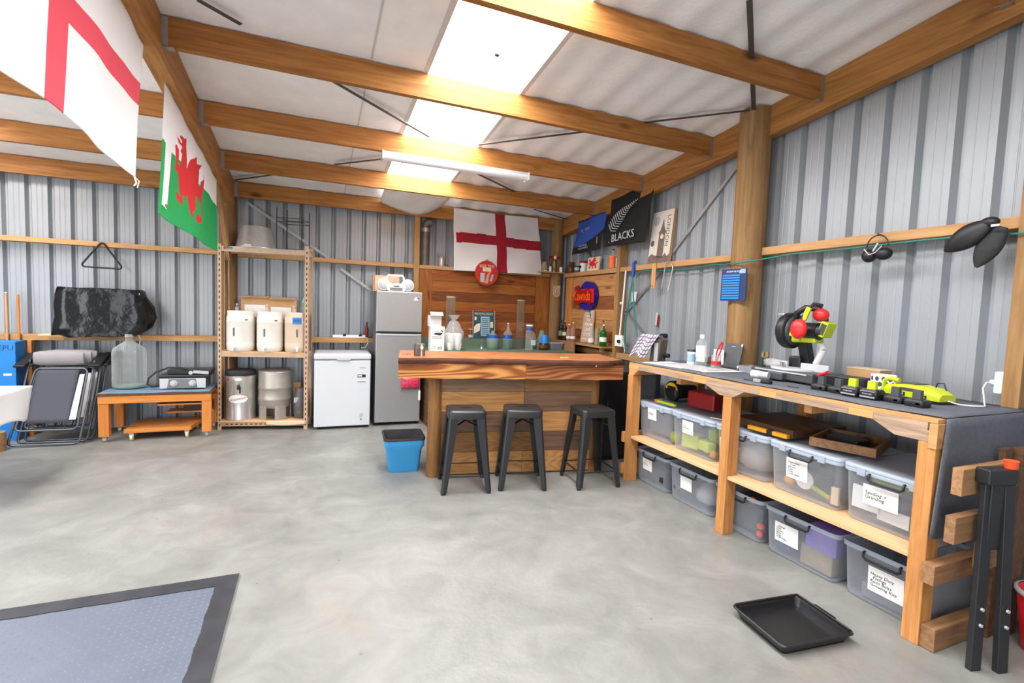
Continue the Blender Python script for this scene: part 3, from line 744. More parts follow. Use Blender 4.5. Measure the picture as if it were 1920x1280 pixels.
for a in (-2.25, -.95, .6, 2.2):
    b = B(); n = 5; R = []
    for i in range(n+1):
        q = a+(i/n-.5)*.75; R.append([Vector((rr*math.cos(q), rr*math.sin(q), z)) for rr, z in ((r*.94, 0), (r*.99, 0), (r*.99, .16), (r*.94, .16))])
    b.loft(R, smooth=False); obj('leg', b, 'keg_steel', t)
t = thing('grain_sack', 'dark grey crumpled grain sack on the bottom rack shelf', 'sack', on_rack(.825, .17, .10), RA)
b = B(); rnd = random.Random(3); R = []
for k, (w, d) in enumerate(((.062, .07), (.075, .09), (.078, .1), (.075, .1), (.06, .08), (.05, .05), (.055, .03))):
    R.append([Vector((w*math.cos(2*PI*i/14)*(1+rnd.uniform(-.1, .1)), d*math.sin(2*PI*i/14)*(1+rnd.uniform(-.1, .1)), k*.058)) for i in range(14)])
b.loft(R); obj('body', b, 'sack_grey', t)
b = B(); b.box((-.03, -.085, .22), (.05, .004, .06), .5); obj('label_patch', b, 'light_grey', t)
t = tag(obj('carton_small', (lambda b: b.box(on_rack(.755, .33, .295), (.08, .05, .39), RA))(B()), 'card'), 'narrow brown carton standing between the steel keg and grain sack', 'box')
# on top of the rack
t = thing('galvanised_tub', 'upturned shiny metal tub on top of the tan rack', 'tub', on_rack(.335, .17, 2.03), RA)
b = B(); b.lathe([(.205, 0), (.208, .006), (.2, .012), (.155, .235), (.15, .24)], n=30); obj('body', b, 'steel_brushed', t)
b = B(); b.box((-.02, -.205, .02), (.07, .006, .02)); obj('handle', b, 'card_pale', t)
t = thing('wire_plant_stand', 'tall black wire frame standing on top of the tan rack', 'stand', on_rack(.735, .16, 2.03), RA)
for x, y, h in ((-.15, -.1, .46), (-.09, .1, .47), (.11, -.1, .52), (.15, .1, .46)):
    b = B(); b.tube([(x, y, 0), (x*1.02, y, h*.5), (x*1.0, y, h)], .0055, 6); obj('leg', b, 'black_metal', t)
for z in (.006, .31, .35):
    b = B(); b.tube([(-.15, -.1, z), (.11, -.1, z), (.15, .1, z), (-.09, .1, z)], .004, 6, True); obj('rung', b, 'black_metal', t)

# boombox and board on the fridge
t = thing('boombox', 'white and silver portable stereo on top of the steel fridge', 'stereo', (.945, 6.10, 1.622), 0)
b = B(); pr = [(-.11, .012), (-.09, 0), (.09, 0), (.11, .012), (.115, .07), (.09, .105), (.04, .093), (-.04, .093), (-.09, .105), (-.115, .07)]
b.prism(pr, BACK(0, .05, 0), .13); obj('body', b, 'white_plastic', t, .006)
for s in (-1, 1):
    b = B(); b.lathe([(.062, -.05), (.075, -.02), (.078, .03), (.070, .05)], (s*.145, -.01, .078), 22, R=Matrix.Rotation(PI/2, 3, 'X')); sp = obj('speaker', b, 'white_plastic', t)
    b = B(); b.lathe([(.066, .048), (.05, .058), (.02, .062)], (s*.145, -.01, .078), 22, R=Matrix.Rotation(PI/2, 3, 'X')); obj('speaker_grille', b, 'light_grey', sp)
b = B(); b.tube([(-.11, 0, .10), (-.10, 0, .17), (-.085, 0, .195), (.085, 0, .195), (.10, 0, .17), (.11, 0, .10)], .013, 8); obj('carry_handle', b, 'white_plastic', t)
b = B(); b.bx(-.075, .075, -.085, -.08, .012, .045); obj('cassette_door', b, 'mid_grey', t); b = B(); b.bx(-.035, .035, -.086, -.08, .058, .068); obj('display', b, 'ink', t)
t = thing('pegboard_panel', 'small pale wooden panel leaning behind the stereo on the fridge', 'board', (.80, 6.33, 1.622), 0)
b = B(); b.bx(-.07, .23, 0, .015, 0, .20); obj('panel', b, 'card_pale', t)
b = B(); b.bx(-.095, -.072, 0, .03, 0, .21); obj('side', b, 'handle_wood', t)
b = B(); b.bx(.01, .02, -.003, 0, .15, .165); b.bx(.12, .16, -.003, 0, .10, .112); b.bx(-.04, .1, -.002, 0, .13, .133); obj('slot', b, 'slot_dark', t)

# power board on the girt above the freezer
t = thing('power_board', 'white power board lying on the girt above the freezer', 'power strip', (.30, 6.40, 1.025))
b = B(); b.bx(-.06, .33, .0, .05, 0, .035); obj('body', b, 'white_plastic', t, .004)
for x in (.08, .27):
    b = B(); b.cyl((x, .02, .03), (x, .0, .02), .022, 10); obj('plug', b, 'black_plastic', t)
b = B(); b.tube([(.30, 0, .02), (.36, -.02, .0), (.36, -.03, -.06), (.33, -.02, -.12), (.28, -.005, -.125)], .004, 6); obj('cord', b, 'white_plastic', t)
t = tag(obj('spray_bottle', (lambda b: b.lathe([(.02, 0), (.022, .01), (.022, .12), (.01, .16), (.01, .2)], (.60+.05, 6.44, 1.025), 12))(B()), 'red_deep'), 'slim dark red bottle between the power board and fridge', 'bottle')

# ---------------------------------------------------------------- workbench along the right wall
BX0, BX1, BY0, BY1, BZ = 2.55, 3.36, 1.235, 3.49, 1.036
t = thing('workbench', 'long timber workbench with grey felt top and shelf of plastic tubs', 'workbench', (0, 0, 0)); bench = t
b = B(); b.bx(BX0+.005, BX1, BY0, BY1, BZ-.018, BZ); obj('bench_top', b, 'bench_tan', t)
# felt runner: top sheet with worn front edge, hanging over both ends
def felt_top(u, v):
    y = BY0-.004+(BY1+.008-BY0)*u; x0 = BX0+.012+.016*math.sin(u*9)*math.sin(u*4)+(.05*max(0, (.13-u)/.13) if u < .13 else 0)
    return (x0+(BX1-x0)*v, y, BZ+.004+.0015*math.sin(u*40+v*8))
b = B(); b.grid(felt_top, 40, 6); o = obj('felt_cover', b, 'felt', t); o.modifiers.new('t', 'SOLIDIFY').thickness = .004
b = B()
def felt_end(u, v):
    x = 2.60+.74*u; zb = .52+.30*u*u-.04*math.sin(u*7); xx = x-.10*v*(1-u)
    return (xx, BY0-.010-.020*v*math.sin(3+u*8)-.02*v, BZ+.004-(BZ-zb)*v)
b.grid(felt_end, 16, 12); o = obj('felt_drape', b, 'felt', t); o.modifiers.new('t', 'SOLIDIFY').thickness = .005
b = B(); b.grid(lambda u, v: (BX0+.02+.30*u, BY1+.012+.004*math.sin(u*9+v*3), BZ+.004-.42*v), 8, 8); o = obj('felt_drape', b, 'felt', t); o.modifiers.new('t', 'SOLIDIFY').thickness = .005
# front rail made of short pieces, with angled gussets at the legs
segs = [(3.49, 3.36, 'bench_tan'), (3.359, 2.72, 'bench_grey'), (2.719, 2.60, 'bench_tan'), (2.599, 2.16, 'bench_grey'), (2.159, 2.04, 'bench_tan'), (2.039, 1.62, 'bench_grey'), (1.619, 1.50, 'bench_tan'), (1.499, 1.27, 'bench_grey')]
for a, c, m in segs:
    b = B(); b.bx(BX0, BX0+.045, c, a, .982, BZ-.019); obj('rail_piece', b, m, t, .0015)
def gus(y0, y1, ya, yb, m):
    b = B(); b.prism([(-y0, .9815), (-y1, .9815), (-yb, .93), (-ya, .93)][::-1], RIGHT(BX0+.045, 0, 0), .045); obj('gusset', b, m, t, .001)
gus(3.485, 3.36, 3.485, 3.42, 'bench_tan'); gus(2.60, 2.27, 2.47, 2.36, 'bench_grey'); gus(1.50, 1.262, 1.40, 1.262, 'bench_grey')
b = B(); b.bx(BX0-.006, BX0+.05, 1.228, 1.261, .905, BZ-.02); obj('end_block', b, 'bench_tan', t, .0015)
for y in (3.425, 2.365, 1.232):
    b = B(); b.bx(BX0, BX0+.09, y, y+.07, 0, .929); obj('leg', b, 'bench_leg', t, .003)
    b = B(); b.bx(BX1-.09, BX1, y, y+.07, 0, BZ-.019); obj('leg', b, 'bench_leg', t, .003)
for y in (3.43, 2.9, 2.37, 1.85, 1.27):
    b = B(); b.bx(BX0+.05, BX1-.02, y, y+.045, .93, .98); obj('cross_beam', b, 'bench_tan', t)
for a, c in ((3.423, 2.437), (2.363, 1.304)):
    b = B(); b.bx(BX0+.008, BX1-.09, c, a, .38, .403); obj('shelf_board', b, 'bench_shelf', t, .0015)
b = B(); b.bx(BX0+.092, BX1-.09, 2.363, 2.437, .38, .402); obj('shelf_board', b, 'bench_shelf', t)
for z0, z1, x0, x1, d in ((.31, .40, 2.52, 3.25, .055), (.0, .105, 2.56, 3.25, .06)):
    b = B(); b.bx(x0, x1, BY0-d+.0, BY0-.004, z0+.002, z1); obj('end_rail', b, 'pallet_wood', t, .002)
for y in (3.497, ):
    for z0 in (.33, .05): b = B(); b.bx(BX0-.015, BX1-.1, y, y+.03, z0, z0+.09); obj('end_rail', b, 'bench_leg', t, .002)

# plastic storage tubs
def tub(y0, y1, z, label, cat_note, lid, handle, paper_y=None, txt=None, paper=(.13, .11), pz=.17, ls=.018):
    yc = (y0+y1)/2; hy = (y1-y0)/2-.006; dx = .29
    t = thing('storage_tub', label, 'storage tub', (2.66+dx, yc, z), 0, 'clear storage tubs under the workbench')
    b = B(); H = .285
    rg = [rrect(0, 0, dx-.028, hy-.028, .035, .004), rrect(0, 0, dx-.018, hy-.018, .04, .02), rrect(0, 0, dx-.004, hy-.004, .04, H-.01), rrect(0, 0, dx-.001, hy-.001, .04, H)]
    b.loft(rg, True, False); obj('body', b, 'bin_plastic', t)
    b = B(); b.loft([rrect(0, 0, dx+.004, hy+.004, .04, H-.022), rrect(0, 0, dx+.005, hy+.005, .04, H-.004), rrect(0, 0, dx-.0, hy-.0, .04, H+.002)], False, False)
    rim = obj('rim', b, 'bin_lid_plastic', t)
    if lid:
        b = B(); b.loft([rrect(0, 0, dx+.006, hy+.006, .04, H+.001), rrect(0, 0, dx+.006, hy+.006, .04, H+.014), rrect(0, 0, dx-.006, hy-.006, .04, H+.019), rrect(0, 0, dx-.03, hy-.03, .03, H+.013)]); l = obj('lid', b, 'bin_lid_plastic', t)
        for yy in (-hy*.55, hy*.55):
            b = B(); b.bx(-dx-.012, -dx+.004, yy-.02, yy+.02, H-.03, H+.008); obj('clip', b, 'bin_lid_plastic', l)
    if handle:
        hw = handle; b = B(); zt = H-.012
        b.tube([(-dx+.0, -hw, zt), (-dx-.014, -hw, zt), (-dx-.018, -hw, zt-.025), (-dx-.018, -hw+.012, zt-.036), (-dx-.018, hw-.012, zt-.036), (-dx-.018, hw, zt-.025), (-dx-.014, hw, zt), (-dx, hw, zt)], .006, 7); obj('handle', b, 'black_plastic', t)
    if paper_y is not None:
        b = B(); pw, ph = paper
        M = frame((-dx-.0045+.05*(H-pz)/H*.5, paper_y, pz), (0, -1, 0), (-.07, 0, 1))
        pp = [(-pw/2, -ph/2), (pw/2, -ph/2), (pw/2, ph/2), (-pw/2, ph/2)]; b.prism(pp, M, .001); c = obj('paper_label', b, 'paper', t)
        if txt:
            M2 = M @ Matrix.Translation((-pw/2+.01, ph*.0, .0018)); text('label_writing', txt, ls, 'ink', c, M2, 'LEFT', .15, .85)
    return t
U, Lw = .403, .0
tub(3.06, 3.49, U, 'clear lidded tub at the bar end of the upper shelf, under the yellow tool', '', True, 0, .01, 'Sand Paper\nmisc discs', (.11, .10), .215, .014)
tub(2.60, 3.06, U, 'clear lidded tub holding lime green tools on the upper shelf', '', True, 0, .035, 'Drills\nSpare Batts', (.115, .10), .20, .014)
tub(2.162, 2.60, U, 'clear lidded tub stuffed with pale grey rags on the upper shelf', '', True, .06, .11, 'Rags', (.11, .10), .16, .016)
tub(1.702, 2.158, U, 'clear lidded tub labelled Decorating Tools holding a white scraper', '', True, .07, .03, 'Decorating\n   Tools\nSilicone\nTape\nKnife\nCaulk Blade', (.135, .12), .165, .0165)
tub(1.245, 1.697, U, 'clear lidded tub labelled Sanding and Grinding at the felt-draped bench end', '', True, .08, .03, 'Sanding +\nGrinding', (.165, .105), .165, .026)
tub(3.06, 3.49, Lw, 'clear open tub with a dark arrow sticker on the floor under the bench', '', False, .075, .04, 'Screws\nplus Plugs', (.12, .10), .175, .014)
tub(2.585, 3.055, Lw, 'clear open tub with white packets on the floor under the bench', '', False, .085, .03, None, (.12, .10), .17)
tub(2.165, 2.575, Lw, 'clear open tub with orange bits on the floor behind the middle leg', '', False, .08, None)
tub(1.68, 2.16, Lw, 'clear open tub labelled Fixings holding a purple box on the floor', '', False, .075, .075, '   Fixings\nNails\nScrews\nBolts\nPlugs\nWall Plugs', (.155, .12), .155, .0165)
tub(1.245, 1.672, Lw, 'clear open tub labelled Heavy Duty Fixings on the floor', '', False, .085, -.015, 'Heavy Duty\n  Fixings\nRoot Bolts\nGrowing Kits', (.165, .13), .145, .023)
def blob(name, label, cat, c, r, mat, seed=0, group=None):
    rnd = random.Random(seed); b = B(); n, m = 12, 8; R = []
    for k in range(m+1):
        a = PI*k/m; R.append([Vector((c[0]+r[0]*(math.sin(a)*math.cos(2*PI*i/n))*(1+rnd.uniform(-.14, .14)), c[1]+r[1]*math.sin(a)*math.sin(2*PI*i/n)*(1+rnd.uniform(-.14, .14)), c[2]-r[2]*math.cos(a))) for i in range(n)])
    b.loft(R); return tag(obj(name, b, mat), label, cat, group)
def block(name, label, cat, c, d, mat, rot=0, bev=.004, group=None):
    b = B(); b.box(c, d, rot); return tag(obj(name, b, mat, None, bev), label, cat, group)
# what shows through the tubs
block('drill_case', 'lime green tool case low in the tub of lime tools', 'tool', (2.76, 2.90, U+.085), (.12, .14, .11), 'lime', .3, .012)
block('sander_case', 'small lime box beside the orange nozzle inside the tub', 'tool', (2.745, 2.745, U+.085), (.08, .13, .075), 'lime', -.2, .012)
blob('cordless_tool', 'dull lime rounded tool upright inside the tub of lime tools', 'tool', (2.80, 2.70, U+.175), (.07, .065, .07), 'lime_dark', 2)
blob('orange_nozzle', 'small orange nozzle inside the tub of lime tools', 'nozzle', (2.74, 2.67, U+.04), (.03, .03, .03), 'amber', 4)
blob('lime_pouch', 'small olive pouch low in the tub under the yellow tool', 'pouch', (2.76, 3.10, U+.06), (.05, .04, .05), 'lime_dark', 5)
blob('rag_bundle', 'bundle of pale grey rags filling a lidded tub', 'rags', (2.91, 2.37, U+.135), (.235, .19, .128), 'grey_rag', 6)
t = thing('filling_knife', 'white round scraper with green handle in the Decorating Tools tub', 'scraper', (2.74, 1.93, U+.012))
b = B(); b.lathe([(.055, -.006), (.058, 0), (.055, .006)], (0, .03, .085), 20, R=Matrix.Rotation(PI/2, 3, 'Y')); obj('disc', b, 'white_plastic', t)
b = B(); b.cyl((0, -.02, .06), (0, -.13, .03), .014, 8); obj('handle', b, 'lime_dark', t); b = B(); b.cyl((0, -.13, .03), (0, -.18, .018), .016, 8); obj('tip', b, 'red_plastic', t)
blob('paint_roller', 'small tan paint roller at the bottom of the Decorating Tools tub', 'roller', (2.75, 2.06, U+.06), (.03, .035, .03), 'amber', 8)
block('grey_sleeve', 'grey cloth sleeve standing in the Decorating Tools tub', 'cloth', (2.85, 1.775, U+.14), (.14, .10, .20), 'mid_grey', .1, .02)
block('wood_offcut', 'pale wooden offcut standing in the Decorating Tools tub corner', 'wood', (2.73, 1.765, U+.07), (.02, .04, .10), 'card_pale', .1, .003)
block('disc_packet', 'white sanding disc packet with printed dots in the Sanding tub', 'packet', (2.695, 1.585, U+.13), (.008, .13, .12), 'paper', .05, .001)
block('instruction_sheet', 'creased white leaflet below the Sanding and Grinding label', 'leaflet', (2.71, 1.46, U+.075), (.006, .15, .07), 'paper', -.06, .001)
block('belt_sander', 'lime green sander under the lid of the Sanding tub', 'sander', (2.86, 1.46, U+.235), (.20, .32, .07), 'lime_dark', .05, .03)
blob('dark_grinder', 'dark grinder at the bottom of the Sanding and Grinding tub', 'grinder', (2.80, 1.42, U+.06), (.08, .08, .045), 'ink', 11)
block('purple_box', 'purple cardboard box inside the tub labelled Fixings', 'box', (2.78, 1.80, .205), (.18, .18, .13), 'purple', 0, .004)
block('tan_box', 'brown grey box under the purple box in the Fixings tub', 'box', (2.80, 1.835, .075), (.18, .19, .12), 'clay', 0, .004)
block('dark_pouch', 'dark blue pouch beside the tan box in the Fixings tub', 'pouch', (2.78, 2.06, .09), (.16, .13, .14), 'navy', .3, .03)
block('screw_box', 'grey box lying in the Heavy Duty Fixings tub', 'box', (2.84, 1.45, .05), (.24, .28, .08), 'mid_grey', .1, .006)
blob('white_packets', 'white packets heaped inside an open tub without a written label', 'packets', (2.85, 2.76, .10), (.14, .11, .085), 'light_grey', 12)
block('dark_offcut', 'dark strip lying across the tub of white packets', 'strip', (2.74, 2.88, .10), (.05, .26, .03), 'dark_grey', .4, .006)
for k, (y, z, lb) in enumerate(((2.30, .24, 'orange fitting near the rim of the tub behind the bench leg'), (2.23, .095, 'larger orange fitting low in the tub behind the bench leg'), (2.235, .04, 'lowest orange fitting on the base of the tub behind the bench leg'))):
    blob('orange_fitting', lb, 'fitting', (2.735, y, z), (.022, .025 if k != 1 else .03, .022), 'orange_red', 20+k, 'orange fittings in a tub')
block('dark_bundle', 'dark bundle filling the tub behind the middle bench leg', 'bundle', (2.92, 2.38, .11), (.36, .32, .20), 'dark_grey', 0, .04)
block('grey_bundle', 'grey bundle filling the tub with an arrow sticker', 'bundle', (2.93, 3.26, .10), (.38, .32, .18), 'dark_grey', 0, .04)
block('slate_bundle', 'slate grey bundle inside the tub under the yellow tool', 'bundle', (2.95, 3.28, U+.14), (.40, .32, .22), 'mid_grey', 0, .04)
b = B(); b.prism([(-.02, .03), (.02, .04), (.025, .0), (.012, -.02), (.005, -.005), (-.02, -.012)], RIGHT(2.672, 3.14, .085), .002); tag(obj('arrow_sticker', b, 'ink'), 'black and green arrow sticker low on a floor tub', 'sticker')

# on top of the tubs, under the bench top
t = thing('circular_saw', 'black circular saw with yellow guard on a tub under the bench', 'saw', (2.86, 3.27, .724))
b = B(); b.lathe([(.085, -.02), (.085, .02)], (0, 0, .09), 22, R=Matrix.Rotation(PI/2, 3, 'Y')); obj('blade_housing', b, 'black_plastic', t)
b = B(); b.prism([(.075*math.cos(a*PI/12), .075*math.sin(a*PI/12)) for a in range(1, 12)], RIGHT(-.02, 0, .085), .006); obj('guard', b, 'yellow', t)
b = B(); b.bx(-.03, .2, -.07, .06, .03, .14); obj('motor', b, 'black_plastic', t, .02)
b = B(); b.bx(-.04, .22, -.09, .09, 0, .008); obj('sole_plate', b, 'dark_grey', t)
t = thing('spirit_level', 'short lime spirit level with orange end on a tub lid', 'level', (2.70, 3.16, .724), .05)
b = B(); b.bx(-.012, .012, -.10, .10, 0, .016); obj('body', b, 'lime_dark', t); b = B(); b.bx(-.013, .013, .10, .13, 0, .018); obj('end_cap', b, 'orange_red', t)
block('red_toolbox', 'dark red toolbox on a tub below the bench top', 'toolbox', (2.95, 2.95, .789), (.22, .26, .13), 'red_deep', .1, .012)
block('dark_board_panel', 'dark brown wide board lying on the rag tub', 'board', (2.98, 2.28, .749), (.50, .46, .05), 'dark_board', 0, .003)
t = thing('long_level', 'yellow and black spirit level along the edge of the dark board', 'level', (2.70, 2.22, .724), .04)
b = B(); b.bx(-.015, .015, -.16, .12, 0, .024); obj('body', b, 'amber', t); b = B(); b.bx(-.016, .016, -.06, -.02, 0, .0245); obj('grip', b, 'black_plastic', t)
b = B(); b.box((2.70, 2.61, .727), (.012, .11, .004), .5); tag(obj('steel_ruler', b, 'steel_brushed'), 'thin steel ruler lying between the lime tool and rag tubs', 'ruler')
t = thing('wooden_tray', 'shallow wooden frame tray lying on the Decorating Tools tub', 'tray', (2.94, 1.84, .724), .35)
for a in ((-.19, .19, -.16, -.145), (-.19, .19, .145, .16), (-.19, -.175, -.145, .145), (.175, .19, -.145, .145)):
    b = B(); b.bx(*a, 0, .05); obj('side', b, 'pallet_wood', t)
b = B(); b.bx(-.175, .175, -.145, .145, 0, .008); obj('base', b, 'dark_board', t)
b = B(); b.bx(-.10, .02, -.1, .08, .009, .06); tag(obj('black_case', b, 'black_plastic', None, .006), 'black case lying in the wooden frame tray', 'case').location = (2.94, 1.84, .724)

# ---------------------------------------------------------------- things on the workbench
ZB = BZ+.008
t = thing('knife_block', 'dark knife block on the bench under the checked towel', 'knife block', (2.93, 3.60, ZB-.004-.01), .2)
b = B(); b.prism([(-.045, 0), (.055, 0), (.075, .2), (-.02, .235)], frame((-.045, 0, 0), (0, -1, 0), (0, 0, 1)) @ Matrix.Translation((0, 0, -.10)), .10); obj('body', b, 'knife_block', t, .003)
b = B(); b.bx(-.052, -.046, -.05, -.01, 0, .17); obj('pale_edge', b, 'light_grey', t)
b = B(); b.cyl((.02, -.07, .06), (.02, -.12, .06), .02, 10); obj('knob', b, 'black_plastic', t)
# checked tea towel draped over the block
tw = thing('tea_towel', 'white and grey checked tea towel draped over the knife block', 'towel', (2.93, 3.60, ZB-.014), .2)
def towel(u, v):
    # u across, v along the fall
    a = (v-.42)
    yy = .02+.17*(u-.5)+.06*a; z = .245-max(0, a)*.34-max(0, -a)*.28+.02*math.sin(u*7+v*4)*abs(a)*2
    x = -.02-.10*max(0, a)*1.2+.10*max(0, -a)+.018*math.sin(u*10+2*v)
    yy += .10*max(0, a)
    return (x-.055*(1 if a > 0 else .2), yy, max(.02, z))
b = B(); NU, NV = 34, 40
b.grid(towel, NU, NV, lambda u, v: 1 if (int(u*NU) % 4 == 0 or int(v*NV) % 4 == 0) else 0); o = obj('cloth', b, ['towel', 'towel_line'], tw); o.modifiers.new('t', 'SOLIDIFY').thickness = .002
block('white_carton', 'small white carton at the back of the bench beside the knife block', 'box', (3.26, 3.41, ZB+.03), (.06, .16, .055), 'paper', .1, .002)
block('dark_strip_box', 'flat dark brown box at the back of the bench behind the can', 'box', (3.27, 3.16, ZB+.03), (.05, .26, .06), 'dark_board', .05, .002)
# newspapers
for k, (x, y, sx, sy, r, m, lb) in enumerate(((2.80, 3.20, .34, .42, .12, 'paper', 'open newspaper sheet on the bench beneath the spray bottle and can'), (2.86, 2.88, .38, .34, -.1, 'paper', 'loose newspaper sheet on the bench beneath the brush glass'), (2.83, 3.02, .30, .50, .05, 'paper_print', 'printed newspaper page lying on top of the bench papers'))):
    b = B(); b.grid(lambda u, v: ((u-.5)*sx, (v-.5)*sy, .001+.0022*k+.002*math.sin(u*9+k)*math.sin(v*7)), 8, 8)
    o = tag(obj('newspaper', b, m), lb, 'newspaper', 'newspapers on the bench'); o.location = (x, y, ZB+.001); o.rotation_euler = (0, 0, r); o.modifiers.new('t', 'SOLIDIFY').thickness = .0008
ZP = ZB+.007
def lathe_thing(name, label, cat, loc, parts, group=None, rz=0):
    """parts: (part name, profile, material)"""
    t = thing(name, label, cat, loc, rz, group)
    for nm, prof, m in parts:
        b = B(); b.lathe(prof, n=18); obj(nm, b, m, t)
    return t
lathe_thing('paint_can', 'small black and pale blue can on the newspapers', 'can', (2.97, 3.20, ZP), [('body', [(.036, 0), (.037, .004), (.037, .10), (.036, .105)], 'white_plastic'), ('label_band', [(.0375, .02), (.0375, .085)], 'poster_pale'), ('lid', [(.0375, .105), (.0375, .118), (.03, .12)], 'black_plastic')])
lathe_thing('solvent_bottle', 'clear plastic bottle with white label and cap on the newspapers', 'bottle', (2.93, 3.05, ZP), [('body', [(.04, 0), (.043, .01), (.043, .175), (.036, .2), (.018, .215), (.016, .23)], 'glass_clear'), ('label_band', [(.0437, .075), (.0437, .165)], 'paper'), ('cap', [(.018, .225), (.018, .255), (.015, .257)], 'white_plastic')])
t = lathe_thing('brush_glass', 'small glass jar of brushes and red pliers on the newspapers', 'jar', (3.0, 2.96, ZP), [('glass', [(.036, 0), (.038, .005), (.036, .10), (.034, .10), (.034, .006)], 'glass_clear'), ('label_band', [(.0385, .02), (.0385, .05)], 'red_plastic')])
t = thing('red_pliers', 'red-handled pliers standing upright in the brush glass', 'pliers', (3.0, 2.96, ZP+.008))
for s in (-1, 1):
    b = B(); b.tube([(.0, s*.004, .0), (0, s*.01-.005, .07), (.0, s*.018-.02, .12), (.0, s*.012-.04, .17), (0, s*.004-.052, .198)], .006, 6); obj('handle', b, 'red_plastic', t)
b = B(); b.cyl((0, 0, 0), (0, 0, .02), .010, 8); obj('jaw', b, 'dark_grey', t)
t = thing('sketch_pad', 'dark grey pad with white corners leaning on the round timber pole', 'notebook', (3.14, 2.955, ZP-.002), 0)
R = Matrix.Rotation(.22, 3, 'Y')
M = frame((0, 0, 0), (.25, -1, 0), (.28, .05, 1))
b = B(); b.prism([(-.075, 0), (.075, 0), (.075, .2), (-.075, .2)], M, -.014); obj('cover', b, 'dark_grey', t)
for x, y, sx, sy in ((.062, .18, 1, 1), (.062, .0, 1, 0), (-.015, .175, 0, 0)):
    b = B(); b.prism([(x, y), (x+.012, y), (x+.012, y+.02), (x, y+.02)] if sx else [(x, y), (x+.03, y), (x+.03, y+.003), (x, y+.003)], M @ Matrix.Translation((0, 0, .0005)), .001); obj('corner_mark', b, 'white_plastic', t)
block('white_envelope', 'pale card leaning behind the dark sketch pad', 'card', (3.12, 3.055, ZP+.07), (.005, .09, .13), 'paper', .3, .001)
t = thing('plastic_tray', 'small clear plastic tray beside the mitre saw base', 'tray', (3.08, 2.70, ZB))
b = B(); b.loft([rrect(0, 0, .05, .06, .012, 0), rrect(0, 0, .058, .068, .014, .05)], True, False); obj('body', b, 'bin_plastic', t)

# compound mitre saw
t = thing('mitre_saw', 'black and lime green mitre saw with raised blade guard on bench', 'mitre saw', (3.04, 2.30, ZB), 0)
b = B(); b.bx(-.16, .14, -.24, .22, .012, .075); b.bx(-.20, -.12, -.06, .06, .01, .06); base = obj('base', b, 'dark_grey', t, .008)
b = B(); b.lathe([(.15, .072), (.15, .086), (.148, .088)], (0, -.0, 0), 30); obj('turntable', b, 'light_grey', t)
b = B(); b.bx(-.02, .0, -.24, -.05, .075, .125); b.bx(-.02, .0, .05, .22, .075, .125); fn = obj('fence', b, 'light_grey', t, .003)
b = B(); b.bx(-.165, -.155, -.20, .18, .060, .068); obj('scale_strip', b, 'light_grey', base)
b = B()
for x in (-.12, .1):
    for y in (-.21, .19): b.cyl((x, y, 0), (x, y, .014), .016, 8)
obj('feet', b, 'black_rubber', t)
b = B(); b.bar((.10, -.02, .09), (.03, -.02, .30), .07, .06, (1, 0, 0)); b.bar((.06, .03, .06), (.06, .03, .16), .09, .08, (1, 0, 0)); obj('pivot_arm', b, 'black_plastic', t, .01)
b = B(); b.cyl((.06, -.10, .12), (.06, -.14, .22), .022, 10); b.cyl((.06, -.14, .22), (.06, -.10, .32), .02, 10); obj('dust_port', b, 'white_plastic', t)
b = B(); b.lathe([(.02, -.028), (.118, -.028), (.122, -.02), (.122, .02), (.118, .028), (.02, .028)], (.0, .055, .335), 28, R=Matrix.Rotation(PI/2, 3, 'X') @ Matrix.Rotation(0, 3, 'Z')); gd = obj('blade_guard', b, 'black_plastic', t)
b = B(); b.lathe([(.095, .029), (.10, .034), (.06, .036)], (.0, .055, .335), 28, R=Matrix.Rotation(PI/2, 3, 'X')); obj('guard_plate', b, 'dark_grey', gd)
b = B(); b.cyl((-.01, -.02, .34), (-.01, -.16, .34), .055, 16); mt = obj('motor', b, 'black_plastic', t)
b = B(); b.cyl((-.01, -.155, .34), (-.01, -.185, .34), .05, 16, .04); obj('motor_cap', b, 'black_plastic', mt)
b = B(); b.bx(-.055, .05, -.05, .01, .26, .36); obj('gear_housing', b, 'lime', t, .012); b = B(); b.bx(-.04, .05, -.15, -.05, .262, .30); obj('motor_cradle', b, 'lime', t, .01)
b = B(); b.tube([(-.02, -.0, .40), (-.05, -.02, .455), (-.03, -.06, .49), (.01, -.13, .485), (.02, -.165, .44), (.02, -.17, .38)], .02, 10); obj('trigger_handle', b, 'black_plastic', t)
b = B(); b.box((.0, -.195, .355), (.09, .05, .10), Matrix.Rotation(.35, 3, 'X')); bt = obj('battery', b, 'lime', t, .006); b = B(); b.box((-.046, -.198, .355), (.003, .035, .07), Matrix.Rotation(.35, 3, 'X')); obj('battery_label', b, 'dark_grey', bt)
text('brand_lettering', 'RYOBI', .016, 'white_plastic', gd, frame((-.06, .088, .445), (0, -1, 0), (.0, 0, 1)))
# ear muffs hung over the saw handle
t = thing('ear_muffs', 'red ear muffs with lime bands hung on the mitre saw handle', 'ear muffs', (2.985, 2.20, 1.36))
b = B(); b.ball((-.075, .0, .035), .058, (.62, .95, 1.12)); obj('ear_cup', b, 'muff_red', t, label='round red ear cup')
b = B(); b.ball((.02, -.075, .13), .052, (.8, .95, .8)); obj('ear_cup', b, 'muff_red', t)
b = B(); b.tube([(-.055, .0, .085), (-.05, -.02, .15), (-.01, -.045, .2), (.03, -.075, .19)], .011, 8); obj('headband', b, 'black_plastic', t)
b = B(); b.box((-.055, -.032, .135), (.014, .03, .085), Matrix.Rotation(.4, 3, 'X')); b.box((-.045, .055, .03), (.02, .035, .09), Matrix.Rotation(.2, 3, 'X')); obj('band_clip', b, 'lime', t)
